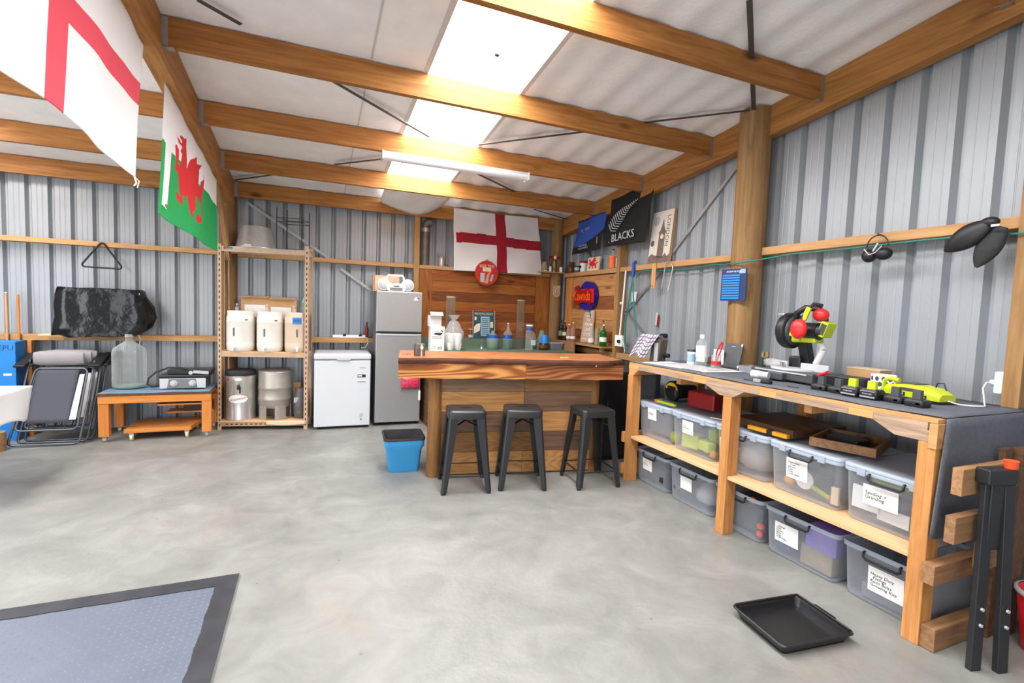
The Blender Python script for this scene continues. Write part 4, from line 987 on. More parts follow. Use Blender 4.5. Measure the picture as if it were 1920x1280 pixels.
# bits and tools in front of the saw
t = thing('holesaw_stand', 'small drill driver bit holder standing on the mitre saw table', 'bit holder', (2.93, 2.47, ZB+.076))
b = B(); b.cyl((0, 0, 0), (0, 0, .07), .006, 8); b.lathe([(.022, 0), (.022, .008)], n=12); obj('stem', b, 'black_metal', t); b = B(); b.cyl((0, .0, .065), (0, 0, .10), .012, 10); b.cyl((0, -.035, .07), (0, -.035, .105), .014, 10); b.bx(-.008, .008, -.04, .0, .062, .07); obj('sockets', b, 'brass', t)
blob('crumpled_wrapper', 'crumpled white plastic wrapper on the mitre saw table', 'wrapper', (3.0, 2.44, ZB+.105), (.05, .07, .03), 'wrap', 31)
t = thing('wire_clips', 'small bundle of grey wire clips on the mitre saw table', 'clips', (2.95, 2.33, ZB+.09))
for k in range(4):
    b = B(); b.tube([(k*.006, -.02+k*.012, 0), (k*.006, -.02+k*.012, .025), (.01, -.01+k*.012, .03), (.02, -.01+k*.012, .0)], .0025, 5); obj('clip', b, 'mid_grey', t)
t = thing('mallet', 'white rubber mallet lying in front of the mitre saw', 'mallet', (2.78, 2.36, ZB), .3)
b = B(); b.cyl((0, .05, .036), (0, .0, .036), .026, 14); obj('head', b, 'white_plastic', t); b = B(); b.cyl((0, .0, .034), (0, -.06, .034), .024, 12); obj('head_back', b, 'light_grey', t); b = B(); b.cyl((.0, -.02, .03), (.16, -.05, .016), .010, 8); obj('handle', b, 'black_rubber', t)
t = thing('bar_clamp', 'black and silver clamp lying flat near the bench front edge', 'clamp', (2.66, 2.23, ZB), .1)
b = B(); b.bx(-.02, .02, -.055, .055, 0, .022); obj('body', b, 'black_plastic', t, .005); b = B(); b.bx(-.025, -.012, .0, .05, .004, .024); obj('jaw', b, 'steel_brushed', t); b = B(); b.bx(-.01, .01, .05, .13, .002, .012); obj('bar', b, 'dark_grey', t)
b = B(); b.bx(-.012, .012, -.03, .03, 0, .005); tag(obj('chisel_blade', b, 'dark_grey'), 'small dark blade lying on the felt behind the flat clamp', 'blade').location = (2.70, 2.05, ZB)
t = thing('red_clamp', 'grey trigger clamp with red handle beside the black crate', 'clamp', (2.92, 2.07, ZB), -.3)
b = B(); b.tube([(0, .03, .01), (0, .01, .05), (0, -.02, .07)], .012, 8); b.bx(-.02, .02, .0, .05, 0, .03); obj('body', b, 'dark_grey', t); b = B(); b.tube([(0, -.02, .07), (.01, -.06, .085), (.01, -.09, .10)], .010, 8); obj('handle', b, 'red_plastic', t)
block('black_crate', 'open black crate behind the batteries on the bench', 'crate', (3.06, 1.97, ZB+.037), (.16, .22, .072), 'black_plastic', 0, .004)
t = thing('plywood_box', 'plain brown box at the back of the bench by the wall', 'box', (3.27, 1.97, ZB))
b = B(); b.bx(-.06, .06, -.10, .10, 0, .115); obj('body', b, 'card', t, .002); b = B(); b.bx(-.062, .062, -.102, .102, .115, .12); obj('lid', b, 'card_pale', t)
# cup with hexagon holes
t = thing('pen_holder', 'round white and black honeycomb patterned holder behind the batteries', 'holder', (3.13, 1.80, ZB))
b = B(); b.lathe([(.062, 0), (.062, .105), (.058, .105), (.058, .004)], n=30); cup = obj('cup', b, 'white_plastic', t)
for k in range(3):
    for i in range(12):
        a = 2*PI*(i+.5*(k % 2))/12; rr = .0632; vs = []
        for j in range(6):
            q = a+.0115/rr*math.cos(j*PI/3+PI/6); vs.append((rr*math.cos(q), rr*math.sin(q), .022+k*.031+.0155*math.sin(j*PI/3+PI/6)))
        b = B(); b.add(vs, [tuple(range(6))]); obj('hexagon', b, 'dark_grey', cup)
# six batteries
def battery(x, y, r, kind, label):
    t = thing('tool_battery', label, 'battery', (x, y, ZB), r, 'cordless tool batteries on the bench')
    if kind == 'flat':
        b = B(); b.loft([rrect(0, 0, .038, .044, .016, 0), rrect(0, 0, .040, .046, .016, .012), rrect(0, 0, .040, .046, .016, .03), rrect(0, 0, .034, .040, .016, .036)]); bd = obj('pack', b, 'black_plastic', t)
        b = B(); b.bx(-.04, -.037, -.03, -.012, .012, .022); obj('release_button', b, 'mid_grey', bd)
        b = B(); b.loft([rrect(0, 0, .015, .020, .006, .036), rrect(0, 0, .014, .019, .006, .082)]); obj('terminal_post', b, 'dark_grey', t)
    else:
        b = B(); b.loft([rrect(0, 0, .034, .040, .012, 0), rrect(0, 0, .040, .046, .012, .012), rrect(0, 0, .040, .046, .012, .046), rrect(0, 0, .034, .040, .012, .056)]); bd = obj('pack', b, 'black_plastic', t)
        b = B(); b.bx(-.0425, -.039, -.038, .038, .012, .02); b.bx(-.0425, -.039, -.036, .036, .044, .047); obj('trim', b, 'steel_brushed', bd)
        lp = B(); lp.bx(-.0420, -.0395, -.034, .034, .022, .042); l = obj('label_plate', lp, 'ink', bd); text('label_lettering', 'RYOBI ONE+', .0085, 'white_plastic', l, frame((-.0425, 0, .032), (0, -1, 0), (0, 0, 1)))
        b = B(); b.loft([rrect(0, 0, .016, .022, .008, .056), rrect(0, 0, .015, .021, .008, .098)]); obj('terminal_post', b, 'lime', t)
    return t
battery(2.79, 1.935, .0, 'flat', 'black battery with grey post in front of the black crate')
battery(2.79, 1.835, .0, 'flat', 'black battery with grey post beside a lime-topped battery')
battery(2.765, 1.74, .0, 'tall', 'lime-topped battery in front of the brown box')
battery(2.765, 1.64, .0, 'tall', 'lime-topped battery in front of the honeycomb holder')
battery(2.80, 1.545, .0, 'flat', 'black battery standing just ahead of the lime charger hoop')
battery(2.80, 1.447, .0, 'flat', 'black battery in front of the lime charger body')
# charger
t = thing('battery_charger', 'lime green and black battery charger on the bench felt', 'charger', (3.05, 1.575, ZB), -.15); t.scale = (1, .76, 1)
def hull(nm, pts, m, par, dx=.07):
    b = B(); b.loft([[Vector((x*k, y, z)) for x, z in pr] for y, k, pr in pts], smooth=False); return obj(nm, b, m, par, .004)
sec = lambda w, h: [(-w, .012), (w, .012), (w, h*.7), (w*.7, h), (-w*.7, h), (-w, h*.7)]
hull('body', [(.20, 1, sec(.055, .065)), (.10, 1, sec(.07, .075)), (.0, 1, sec(.07, .085)), (-.12, 1, sec(.07, .075)), (-.19, 1, sec(.055, .05))], 'lime', t)
b = B(); b.loft([rrect(0, 0, .072, .20, .02, 0), rrect(0, 0, .075, .20, .02, .016)]); obj('base', b, 'black_plastic', t)
b = B(); b.tube([(-.05, .205, .02), (-.05, .20, .085), (-.045, .17, .10), (-.04, .10, .095)], .012, 8); obj('carry_loop', b, 'lime', t)
b = B(); b.bx(-.0735, -.069, -.05, .06, .05, .065); b.bx(-.05, .05, -.02, .08, .0845, .088); obj('vent_panel', b, 'dark_grey', t)
for y, z in ((.055, .03), (-.09, .028)):
    b = B(); b.bx(-.0745, -.068, y-.03, y+.03, z-.009, z+.010); l = obj('brand_plate', b, 'ink', t); text('brand_lettering', 'RYOBI', .015, 'white_plastic', l, frame((-.0752, y, z), (0, -1, 0), (0, 0, 1)))
b = B(); b.tube([(.03, -.08, .07), (.03, -.09, .10), (.03, -.13, .105), (.03, -.15, .07)], .004, 6); obj('hang_loop', b, 'black_plastic', t)
IV = Matrix.Rotation(.15, 3, 'Z'); b = B(); b.tube([Matrix.Diagonal((1, 1/.76, 1)) @ IV @ (Vector(p)-Vector((3.05, 1.575, ZB))) for p in ((3.03, 1.435, ZB+.02), (3.07, 1.40, ZB+.006), (3.10, 1.36, ZB+.006), (3.14, 1.33, ZB+.008), (3.20, 1.36, ZB+.03), (3.27, 1.40, ZB+.085), (3.33, 1.415, ZB+.112), (3.375, 1.41, ZB+.113))], .0045, 6); obj('power_cord', b, 'white_plastic', t)
# wall socket at the near stud
t = thing('wall_socket', 'white power socket box on the stud at the bench end', 'socket', (3.385, 1.35, 1.16))
b = B(); b.bx(-.055, .05, -.002, .035, -.055, .06); obj('box', b, 'white_plastic', t, .006); b = B(); b.cyl((-.01, .034, -.002), (-.01, .064, -.004), .016, 10); obj('plug', b, 'white_plastic', t)

# ---------------------------------------------------------------- bench end: folded saw horse, offcuts, bucket
t = thing('folding_saw_horse', 'folded black steel saw horse with an orange knob against the bench end', 'saw horse', (2.665, 1.065, 0), math.radians(-14))
b = B(); b.bx(-.045, .045, -.022, .022, .52, .84); b.bx(-.075, .07, -.03, .03, .80, .865); obj('top_beam', b, 'black_metal', t, .006)
for x, y in ((-.052, .0), (.052, -.012)):
    b = B(); b.bar((x, y*2-.02, 0), (x*.8, y, .80), .052, .026, (0, 1, 0)); lg = obj('leg', b, 'black_metal', t, .004)
    for z in (.2, .27):
        b = B(); b.cyl((x*.95, y*1.8-.028, z), (x*.95, y*1.8-.036, z), .007, 8); obj('rivet', b, 'light_grey', lg)
b = B(); b.cyl((.045, -.012, .866), (.045, -.012, .90), .02, 10, .026); obj('knob', b, 'orange_red', t)
t = thing('wooden_pallet', 'upended wooden pallet of thick slats behind the folded saw horse', 'pallet', (0, 0, 0))
b = B(); b.bx(2.93, 3.0, 1.151, 1.176, 0, .90); obj('upright_board', b, 'dark_board', t, .002)
for x0, x1, z in ((2.515, 2.96, .80), (2.495, 2.955, .595), (2.74, 2.95, .44)):
    b = B(); b.bx(x0, x1, 1.112, 1.150, z-.06, z+.055); obj('slat', b, 'pallet_wood', t, .002)
block('upright_plank', 'dark brown plank standing upright beside the bench end', 'plank', (3.07, 1.145, .45), (.10, .04, .90), 'dark_board', 0, .003)
block('black_locker', 'tall dark locker standing at the bench end next to the bucket', 'panel', (3.26, 1.12, .43), (.10, .05, .86), 'black_plastic', 0, .004)
t = thing('red_bucket', 'red plastic bucket with a grey rim at the bench end', 'bucket', (3.06, .985, 0))
b = B(); b.lathe([(.09, 0), (.095, .005), (.125, .27), (.121, .27), (.09, .01)], n=24, cap1=True); obj('body', b, 'red_plastic', t); b = B(); b.lathe([(.125, .255), (.133, .262), (.133, .275), (.12, .278)], n=24, cap0=False, cap1=False); obj('rim', b, 'light_grey', t)
b = B(); b.ball((2.745, 1.03, .012), .014, (1, 1.4, .8), 8, 6); tag(obj('marble', b, 'bright_blue'), 'small blue marble on the floor beside the saw horse foot', 'marble')

# ---------------------------------------------------------------- floor things
t = thing('floor_mat', 'grey chequer plate mat edged with worn black tape on the floor', 'mat', (-1.25, 2.37, 0))
b = B(); b.bx(-.86, .86, -.38, .38, 0, .006); pl = obj('plate', b, 'plate_metal', t)
b = B()
for i in range(56):
    for j in range(25):
        x = -.84+i*.03; y = -.365+j*.03; a = PI/4 if (i+j) % 2 else -PI/4
        u = Vector((math.cos(a), math.sin(a), 0))*.011; vv = Vector((-math.sin(a), math.cos(a), 0))*.003; c = Vector((x, y, .006))
        b.add([c-u, c+vv, c+u, c-vv, c+Vector((0, 0, .0016))], [(0, 4, 3), (3, 4, 2), (2, 4, 1), (1, 4, 0)])
o = obj('tread_pattern', b, 'plate_metal', pl); o['kind'] = 'stuff'
def tape(p0, p1, side, seed):
    rnd = random.Random(seed); b = B(); n = 40; vs = []; fs = []
    p0, p1 = Vector(p0), Vector(p1); nn = Vector(side)
    for i in range(n+1):
        c = p0.lerp(p1, i/n); vs += [c, c+nn*(.095+rnd.uniform(-.003, .004))]
    for i in range(n): fs.append((2*i, 2*i+2, 2*i+3, 2*i+1) if (p1-p0).cross(nn).z > 0 else (2*i, 2*i+1, 2*i+3, 2*i+2))
    b.add(vs, fs); o = obj('tape_edge', b, 'tape_worn', t); return o
tape((-.91, .455, .0092), (.91, .455, .0092), (0, -1, 0), 1); tape((.91, .455, .0098), (.91, -.455, .0098), (-1, 0, 0), 2); tape((-.91, -.455, .0092), (.91, -.455, .0092), (0, 1, 0), 3); tape((-.91, .455, .0098), (-.91, -.455, .0098), (1, 0, 0), 4)

t = thing('drip_tray', 'shallow black plastic tray lying on the concrete near the bench', 'tray', (2.10, 1.515, 0), math.radians(-6))
b = B(); hx, hy = .20, .155
b.loft([rrect(0, 0, hx-.02, hy-.02, .02, .004), rrect(0, 0, hx-.008, hy-.008, .025, .03), rrect(0, 0, hx-.005, hy-.005, .025, .052), rrect(0, 0, hx+.004, hy+.004, .03, .053), rrect(0, 0, hx+.006, hy+.006, .03, .046)], False, False)
b.loft([rrect(0, 0, hx-.02, hy-.02, .02, .004), rrect(0, 0, hx-.06, hy-.05, .02, .005)], False, True, False)
b.add([p for p in rrect(0, 0, hx-.02, hy-.02, .02, .001)], [tuple(range(20))]); o = obj('pan', b, 'tray_black', t)
b = B(); b.tube([(-hx+.012, hy-.012, .058), (hx-.012, hy-.012, .058)], .004, 6); b.tube([(hx-.012, hy-.012, .058), (hx-.012, -hy+.012, .058)], .004, 6); obj('rim_bead', b, 'tray_black', t)
b = B(); b.bx(hx-.002, hx+.014, -.05, .06, .044, .054); obj('rim_tab', b, 'tray_black', t)

t = thing('blue_bin', 'blue plastic bin with black liner rim beside the bar post', 'bin', (.765, 4.315, 0), math.radians(-4))
b = B(); b.loft([rrect(0, 0, .125, .125, .03, 0), rrect(0, 0, .13, .13, .03, .01), rrect(0, 0, .152, .155, .035, .21), rrect(0, 0, .168, .17, .035, .235), rrect(0, 0, .172, .175, .035, .305)], True, False); obj('body', b, 'tub_blue', t)
b = B(); b.loft([rrect(0, 0, .176, .179, .037, .290), rrect(0, 0, .178, .181, .037, .308), rrect(0, 0, .162, .165, .035, .309), rrect(0, 0, .135, .135, .03, .09)], False, True); obj('liner', b, 'black_rubber', t)
b = B(); b.box((-.02, -.02, .12), (.12, .08, .05), .5); obj('rubbish', b, 'paper_print', t)

# ---------------------------------------------------------------- ceiling light
t = thing('batten_light', 'long white fluorescent batten light fixed under a roof purlin', 'light', (1.262, 4.515, ZC(4.49)-.176))
b = B(); b.bx(-.70, .70, -.035, .035, -.028, 0); obj('housing', b, 'white_paint', t)
b = B(); b.loft([[Vector((x, .055*math.cos(a*PI/8+PI), -.028-.045*math.sin(a*PI/8))) for a in range(9)] for x in (-.70, .70)], False, False); b.add([Vector((-.70, .055*math.cos(a*PI/8+PI), -.028-.045*math.sin(a*PI/8))) for a in range(9)], [tuple(range(9))]); b.add([Vector((.70, .055*math.cos(a*PI/8+PI), -.028-.045*math.sin(a*PI/8))) for a in range(9)], [tuple(reversed(range(9)))]); obj('diffuser', b, 'light_diffuser', t)
for x in (-.70, .70):
    b = B(); b.bx(x-.006, x+.006, -.058, .058, -.074, 0); obj('end_cap', b, 'white_paint', t)

# ---------------------------------------------------------------- flags
def lerp2(A, Bc, C, D, u, v):
    """A top-near, Bc top-far, C bottom-near, D bottom-far; each (y, z)"""
    y = (A[0]*(1-u)+Bc[0]*u)*(1-v)+(C[0]*(1-u)+D[0]*u)*v
    z = (A[1]*(1-u)+Bc[1]*u)*(1-v)+(C[1]*(1-u)+D[1]*u)*v
    return y, z
FX = -.875
# big white flag with a red cross hanging from the rafter close to the camera
def fl(u, v):
    y, z = lerp2((1.55, 2.99), (3.43, 2.985), (1.42, 2.10), (3.19, 2.075), u, v)
    z += -.05*math.sin(PI*u)*(1-v)+.05*math.sin(PI*u)*v*.6
    return (FX+.012*math.sin(u*11+v*2)*(.2+v)+.003*math.sin(u*31), y, z)
b = B(); b.grid(fl, 150, 90, lambda u, v: 1 if (abs(u-.495) < .040 or abs(v-.485) < .072) else 0)
t = thing('cross_flag_hanging', 'large white flag with red cross hanging under the rafter beside the dragon flag', 'flag', (0, 0, 0)); o = obj('cloth', b, ['cloth_white', 'cloth_red'], t); o.modifiers.new('t', 'SOLIDIFY').thickness = .0015
b = B(); b.lathe([(.012, 0), (.012, .003), (.006, .003), (.006, 0)], (FX+.012, 3.40, 2.955), 12, False, False, Matrix.Rotation(PI/2, 3, 'Y')); obj('grommet', b, 'brass', t)
b = B(); b.tube([(FX, 3.195, 2.08), (FX+.005, 3.21, 2.05), (FX, 3.19, 2.03)], .004, 5); b.tube([(FX, 3.195, 2.08), (FX+.01, 3.235, 2.065), (FX, 3.24, 2.03)], .003, 5); obj('frayed_thread', b, 'cloth_white', t)
# dragon flag; the dragon outline in flag coordinates (along, up)
DPOLY = [(4.068, 2.585), (4.092, 2.562), (4.154, 2.556), (4.212, 2.55), (4.239, 2.571), (4.168, 2.579), (4.155, 2.588), (4.213, 2.605), (4.275, 2.612), (4.317, 2.614), (4.394, 2.641), (4.387, 2.585), (4.394, 2.534), (4.405, 2.489), (4.397, 2.42), (4.443, 2.472), (4.489, 2.508), (4.724, 2.592), (4.709, 2.534), (4.875, 2.565), (4.784, 2.509), (4.773, 2.469), (4.746, 2.396), (4.728, 2.363), (4.798, 2.367), (4.81, 2.414), (4.936, 2.462), (4.944, 2.518), (4.966, 2.453), (4.934, 2.384), (4.851, 2.314), (4.831, 2.242), (4.84, 2.126), (4.861, 2.118), (4.846, 2.085), (4.704, 2.062), (4.621, 2.073), (4.645, 2.113), (4.672, 2.136), (4.74, 2.121), (4.804, 2.124), (4.795, 2.228), (4.716, 2.25), (4.692, 2.271), (4.625, 2.253), (4.64, 2.17), (4.59, 2.14), (4.503, 2.108), (4.534, 2.073), (4.448, 2.081), (4.43, 2.106), (4.405, 2.149), (4.392, 2.222), (4.347, 2.186), (4.305, 2.198), (4.266, 2.194), (4.263, 2.163), (4.292, 2.119), (4.221, 2.134), (4.129, 2.126), (4.091, 2.137), (4.081, 2.197), (4.156, 2.175), (4.217, 2.179), (4.183, 2.206), (4.158, 2.239), (4.134, 2.291), (4.109, 2.323), (4.035, 2.327), (4.019, 2.338), (4.061, 2.373), (4.05, 2.414), (4.038, 2.49), (4.068, 2.502), (4.09, 2.499), (4.142, 2.483), (4.141, 2.432), (4.124, 2.383), (4.165, 2.381), (4.208, 2.411), (4.247, 2.487), (4.218, 2.488), (4.184, 2.488), (4.249, 2.532), (4.211, 2.534), (4.133, 2.529), (4.091, 2.549)]   # metres along the rafter, height
def fw(u, v):
    y, z = lerp2((3.82, 2.91), (5.62, 2.83), (3.58, 1.955), (5.57, 1.915), u, v)
    return (FX+.010*math.sin(u*11+v*2.5)*(.15+v)+.002*math.sin(u*33), y, z)
def wpick(u, v):
    p = fw(u, v)
    if inside(DPOLY, p[1], p[2]): return 2
    if .035 < u < .125 and v < .93: return 0
    return 1 if v > .50+.012*math.sin(u*14) else 0
b = B(); b.grid(fw, 260, 150, wpick)
t = thing('dragon_flag', 'white and green flag with a red dragon hanging under the rafter', 'flag'); o = obj('cloth', b, ['cloth_white', 'cloth_green', 'dragon_red'], t); o.modifiers.new('t', 'SOLIDIFY').thickness = .0015
for y, z in ((3.84, 2.86), (3.70, 2.02)):
    b = B(); b.lathe([(.014, 0), (.014, .004), (.006, .004), (.006, 0)], (FX+.022, y, z), 12, False, False, Matrix.Rotation(PI/2, 3, 'Y')); obj('grommet', b, 'brass', t)
# red cross flag on the back wall
def fb(u, v):
    x = (1.715*(1-u)+2.945*u)*(1-v)+(1.735*(1-u)+3.035*u)*v; z = (2.765*(1-u)+2.755*u)*(1-v)+(1.945*(1-u)+1.965*u)*v
    return (x, 6.325-.015*v+.010*math.sin(u*14+v*7)+.007*math.sin(u*5-v*16), z+.012*math.sin(PI*u)*(1-v)*-1)
b = B(); b.grid(fb, 120, 80, lambda u, v: 1 if (abs(u-.535) < .058 or (abs(v-.47+.02*math.sin(u*5)) < .082 and u > .022)) else 0)
t = tag(obj('cross_flag_wall', b, ['cloth_flag_white', 'cloth_dark_red']), 'creased white flag with dark red cross pinned above the bar lining', 'flag'); t.modifiers.new('t', 'SOLIDIFY').thickness = .0015
# black flag with silver fern
def fk(u, v):
    y = (5.065*(1-u)+4.285*u)*(1-v)+(5.11*(1-u)+4.38*u)*v; z = (2.81*(1-u)+2.86*u)*(1-v)+(2.255*(1-u)+2.235*u)*v
    return (3.325-.03*math.sin(PI*u)*0+.012*math.sin(u*9+v*4)-.03*v+.02*u, y, z)
b = B(); b.grid(fk, 40, 24)
t = thing('fern_flag', 'black flag with silver fern and BLACKS lettering on the right wall', 'flag'); o = obj('cloth', b, 'cloth_black', t); o.modifiers.new('t', 'SOLIDIFY').thickness = .0015
cx = 3.278
b = B(); p0 = Vector((4.975, 2.425)); p1 = Vector((4.49, 2.70))
Mf = RIGHT(0, 0, 0)
def q2(y, z): return (-y, z)
n = 17
for k in range(n):
    f = k/(n-1); c = p0.lerp(p1, f); c.y += .035*math.sin(PI*f); L = .115*(1-f)**.7*(.35+.65*math.sin(PI*min(1, .25+f)))+.008
    for dy, dz in ((.55, .95), (-1.0, -.18)):
        d = Vector((dy, dz)).normalized()*L; e = Vector((-.010, .006))
        b.prism([q2(c.x, c.y), q2(c.x+e.x, c.y+e.y), q2(c.x+e.x+d.x*.95-.004, c.y+e.y+d.y*.95), q2(c.x+d.x, c.y+d.y)], RIGHT(3.272, 0, 0), .0012)
obj('fern_emblem', b, 'silver_ink', t)
text('lettering', '. BLACKS', .125, 'silver_ink', t, frame((3.268, 4.76, 2.335), (0, -1, .035), (0, 0, 1)), 'CENTER')
# blue and black banner
def fblue(u, v):
    y = (5.85*(1-u)+5.18*u)*(1-v)+(5.94*(1-u)+5.23*u)*v; z = (2.675*(1-u)+2.70*u)*(1-v)+(2.235*(1-u)+2.25*u)*v
    return (3.33+.012*math.sin(u*7+v*5)-.02*v, y, z)
b = B(); b.grid(fblue, 60, 40, lambda u, v: 1 if (v > .80-.28*max(0, u-.25)*1.6 or v < .06-.05*u) else 0)
t = thing('blue_banner', 'blue banner with a black lower band beside the black fern flag', 'banner'); o = obj('cloth', b, ['cobalt', 'cloth_black'], t); o.modifiers.new('t', 'SOLIDIFY').thickness = .0015
text('small_lettering', 'AKL UNITED\nTASTE REPUBLIC', .034, 'silver_ink', t, frame((3.285, 5.63, 2.31), (0, -1, .03), (0, 0, 1)))
b = B(); b.tube([(3.30, 5.70+.03*math.cos(a*PI/8), 2.50+.04*math.sin(a*PI/8)) for a in range(1, 9)], .004, 5); obj('emblem_arc', b, 'silver_ink', t)
text('emblem_lettering', 'LUST', .05, 'silver_ink', t, frame((3.294, 5.55, 2.535), (0, -1, .04), (0, 0, 1)))
b = B(); b.prism([(-.006, -.04), (.004, -.04), (.008, .04), (-.002, .05)], RIGHT(3.288, 5.30, 2.36), .001); obj('bottle_mark', b, 'silver_ink', t)
# clock tower canvas
t = thing('tower_canvas', 'canvas print of a clock tower with LONDON lettering leaning on the girt', 'picture', (3.40, 4.25, 2.0))
Mc = frame((0, 0, 0), (0, -1, 0), (.09, 0, 1))
cw, chh = .335, .56
def cpoly(pts, m, d, nm='print', th=.001):
    b = B(); b.prism([((x-.5)*cw, y*chh) for x, y in pts], Mc @ Matrix.Translation((0, 0, d)), th); return obj(nm, b, m, t)
b = B(); b.prism([(-cw/2, 0), (cw/2, 0), (cw/2, chh), (-cw/2, chh)], Mc, -.035); obj('frame', b, 'card', t)
fa = cpoly([(0, 0), (1, 0), (1, 1), (0, 1)], 'sepia', .0, 'printed_face')
for pts in ([(0, 0), (1, 0), (1, .17), (.9, .12), (.78, .19), (.7, .12), (.3, .16), (.15, .2), (0, .14)], [(.40, .1), (.70, .1), (.70, .56), (.72, .57), (.72, .60), (.66, .64), (.62, .70), (.58, .80), (.555, .86), (.53, .80), (.49, .70), (.45, .64), (.39, .60), (.39, .57), (.41, .56)], [(.06, .36), (.16, .33), (.22, .38), (.22, .44), (.1, .46), (.05, .42)]):
    b = B(); b.prism([((x-.5)*cw, y*chh) for x, y in pts], Mc @ Matrix.Translation((0, 0, .0012)), .0006); obj('tower_print', b, 'sepia_dark', fa)
b = B(); b.prism([((.555-.5)*cw+.026*math.cos(a*PI/8), .51*chh+.026*math.sin(a*PI/8)) for a in range(16)], Mc @ Matrix.Translation((0, 0, .0022)), .0005); obj('clock_print', b, 'sepia', fa)
text('lettering', 'LONDON', .075, 'sepia_dark', fa, Mc @ Matrix.Translation((.10, .34, .0014)) @ Matrix.Rotation(-PI/2, 4, 'Z'))
b = B(); b.prism([(-.09+.05*math.cos(a*PI/12)*(1 if a < 24 else .9), .46+.05*math.sin(a*PI/12)) for a in range(24)], Mc @ Matrix.Translation((0, 0, .0012)), .0004); obj('postmark_print', b, 'paper_print', fa)

# ---------------------------------------------------------------- small things on the right-hand girt
GZ = 2.0
def bottle(name, label, loc, r, h, mat, cap='black_plastic', band=None, bm='paper', neck=.3, cat='bottle', group=None, shoulder=.62):
    P = [('glass', [(r*.9, 0), (r, .006), (r, h*shoulder), (r*.8, h*(shoulder+.06)), (r*neck, h*(shoulder+.16)), (r*neck*.9, h*.95)], mat), ('cap', [(r*neck*1.05, h*.94), (r*neck*1.05, h), (r*neck*.9, h)], cap)]
    if band: P.append(('paper_label', [(r*1.012, h*band[0]), (r*1.012, h*band[1])], bm))
    t = thing(name, label, cat, loc, 0, group)
    for nm, prof, m in P:
        b = B(); b.lathe(prof, n=14, cap0=nm != 'paper_label', cap1=nm != 'paper_label'); obj(nm, b, m, t)
    return t
bottle('liqueur_bottle', 'clear bottle with an orange label on the girt by the stud', (3.41, 5.11, GZ), .045, .24, 'glass_clear', 'brass', (.03, .62), 'orange_label')
bottle('tall_silver_bottle', 'slim clear bottle with a white cap on the girt beside the stud', (3.41, 4.985, GZ), .034, .235, 'glass_clear', 'white_plastic', (.05, .5), 'light_grey', .8)
bottle('smoked_bottle', 'smoky bottle behind the orange-labelled bottle on the girt', (3.44, 5.03, GZ), .026, .22, 'glass_smoke', 'black_plastic')
t = thing('dragon_tile', 'small white plaque with a red dragon standing on the girt', 'plaque', (3.375, 5.52, GZ+.001))
Md = frame((0, 0, 0), (0, -1, 0), (.12, .0, 1)); b = B(); b.prism([(-.14, 0), (.14, 0), (.14, .175), (-.14, .175)], Md, -.02); pl = obj('plaque', b, 'cream', t)
DT = [(-.5, .38), (-.42, .5), (-.34, .42), (-.26, .2), (-.1, .3), (.0, .52), (.28, .55), (.16, .35), (.3, .25), (.12, .1), (.3, .0), (.42, .25), (.46, .05), (.32, -.15), (.42, -.45), (.3, -.5), (.2, -.25), (.05, -.2), (.08, -.45), (-.06, -.5), (-.05, -.25), (-.2, -.2), (-.3, -.45), (-.42, -.4), (-.3, -.1), (-.48, .0), (-.46, .12), (-.34, .12)]
b = B(); b.prism([(x*.23, .09+y*.14) for x, y in DT], Md @ Matrix.Translation((0, 0, .0006)), .001); obj('dragon_print', b, 'dragon_red', pl)
t = thing('travel_mug', 'white takeaway mug with a red lid on the girt', 'mug', (3.42, 5.82, GZ))
b = B(); b.lathe([(.04, 0), (.048, .06), (.055, .12)], n=16); obj('cup', b, 'white_plastic', t); b = B(); b.lathe([(.058, .118), (.058, .132), (.045, .15)], n=16); obj('lid', b, 'red_deep', t); b = B(); b.bx(-.058, -.05, -.025, .025, .05, .085); obj('print', b, 'ink', t)
t = thing('patterned_mug', 'small black and white mug beside the red-lidded mug', 'mug', (3.42, 5.98, GZ))
b = B(); b.lathe([(.042, 0), (.044, .09), (.04, .09), (.038, .01)], n=16); obj('cup', b, 'dark_grey', t); b = B(); b.tube([(-.01, -.042, .02), (-.01, -.07, .03), (-.01, -.07, .065), (-.01, -.042, .075)], .006, 6); obj('handle', b, 'dark_grey', t); b = B(); b.lathe([(.0448, .03), (.0448, .07)], n=16, cap0=False, cap1=False); obj('band', b, 'light_grey', t)
# corner shelf and its pieces
b = B(); b.bx(2.96, 3.34, 6.22, 6.384, 1.996, 2.012); obj('corner_shelf', b, 'girt_x', wall_back)
CZ = 2.012
bottle('stoneware_jar', 'small tan stoneware jar beside the wall flag hem', (3.07, 6.31, CZ), .045, .14, 'clay', 'clay', None, neck=.85, cat='jar', shoulder=.72)
t = thing('shell_dish', 'little white shell dish in front of the stoneware jar', 'dish', (3.06, 6.245, CZ)); b = B(); b.lathe([(.018, 0), (.035, .014), (.03, .016), (.01, .004)], n=12); obj('dish', b, 'cream', t)
bottle('white_beaker', 'small white beaker with a handle beside the stoneware jar', (3.135, 6.255, CZ), .02, .075, 'white_plastic', 'white_plastic', None, neck=.9, cat='beaker', shoulder=.75)
t = thing('beer_pump', 'old brass pump with a red badge standing in the corner shelf', 'pump', (3.215, 6.29, CZ))
b = B(); b.lathe([(.045, 0), (.045, .02), (.032, .04), (.03, .13), (.035, .14), (.02, .16), (.015, .19)], n=16); obj('body', b, 'brass', t); b = B(); b.bx(-.085, .085, -.012, .012, .19, .225); obj('cross_head', b, 'red_deep', t); b = B(); b.cyl((0, -.013, .208), (0, -.018, .208), .024, 16); obj('badge', b, 'white_plastic', t)
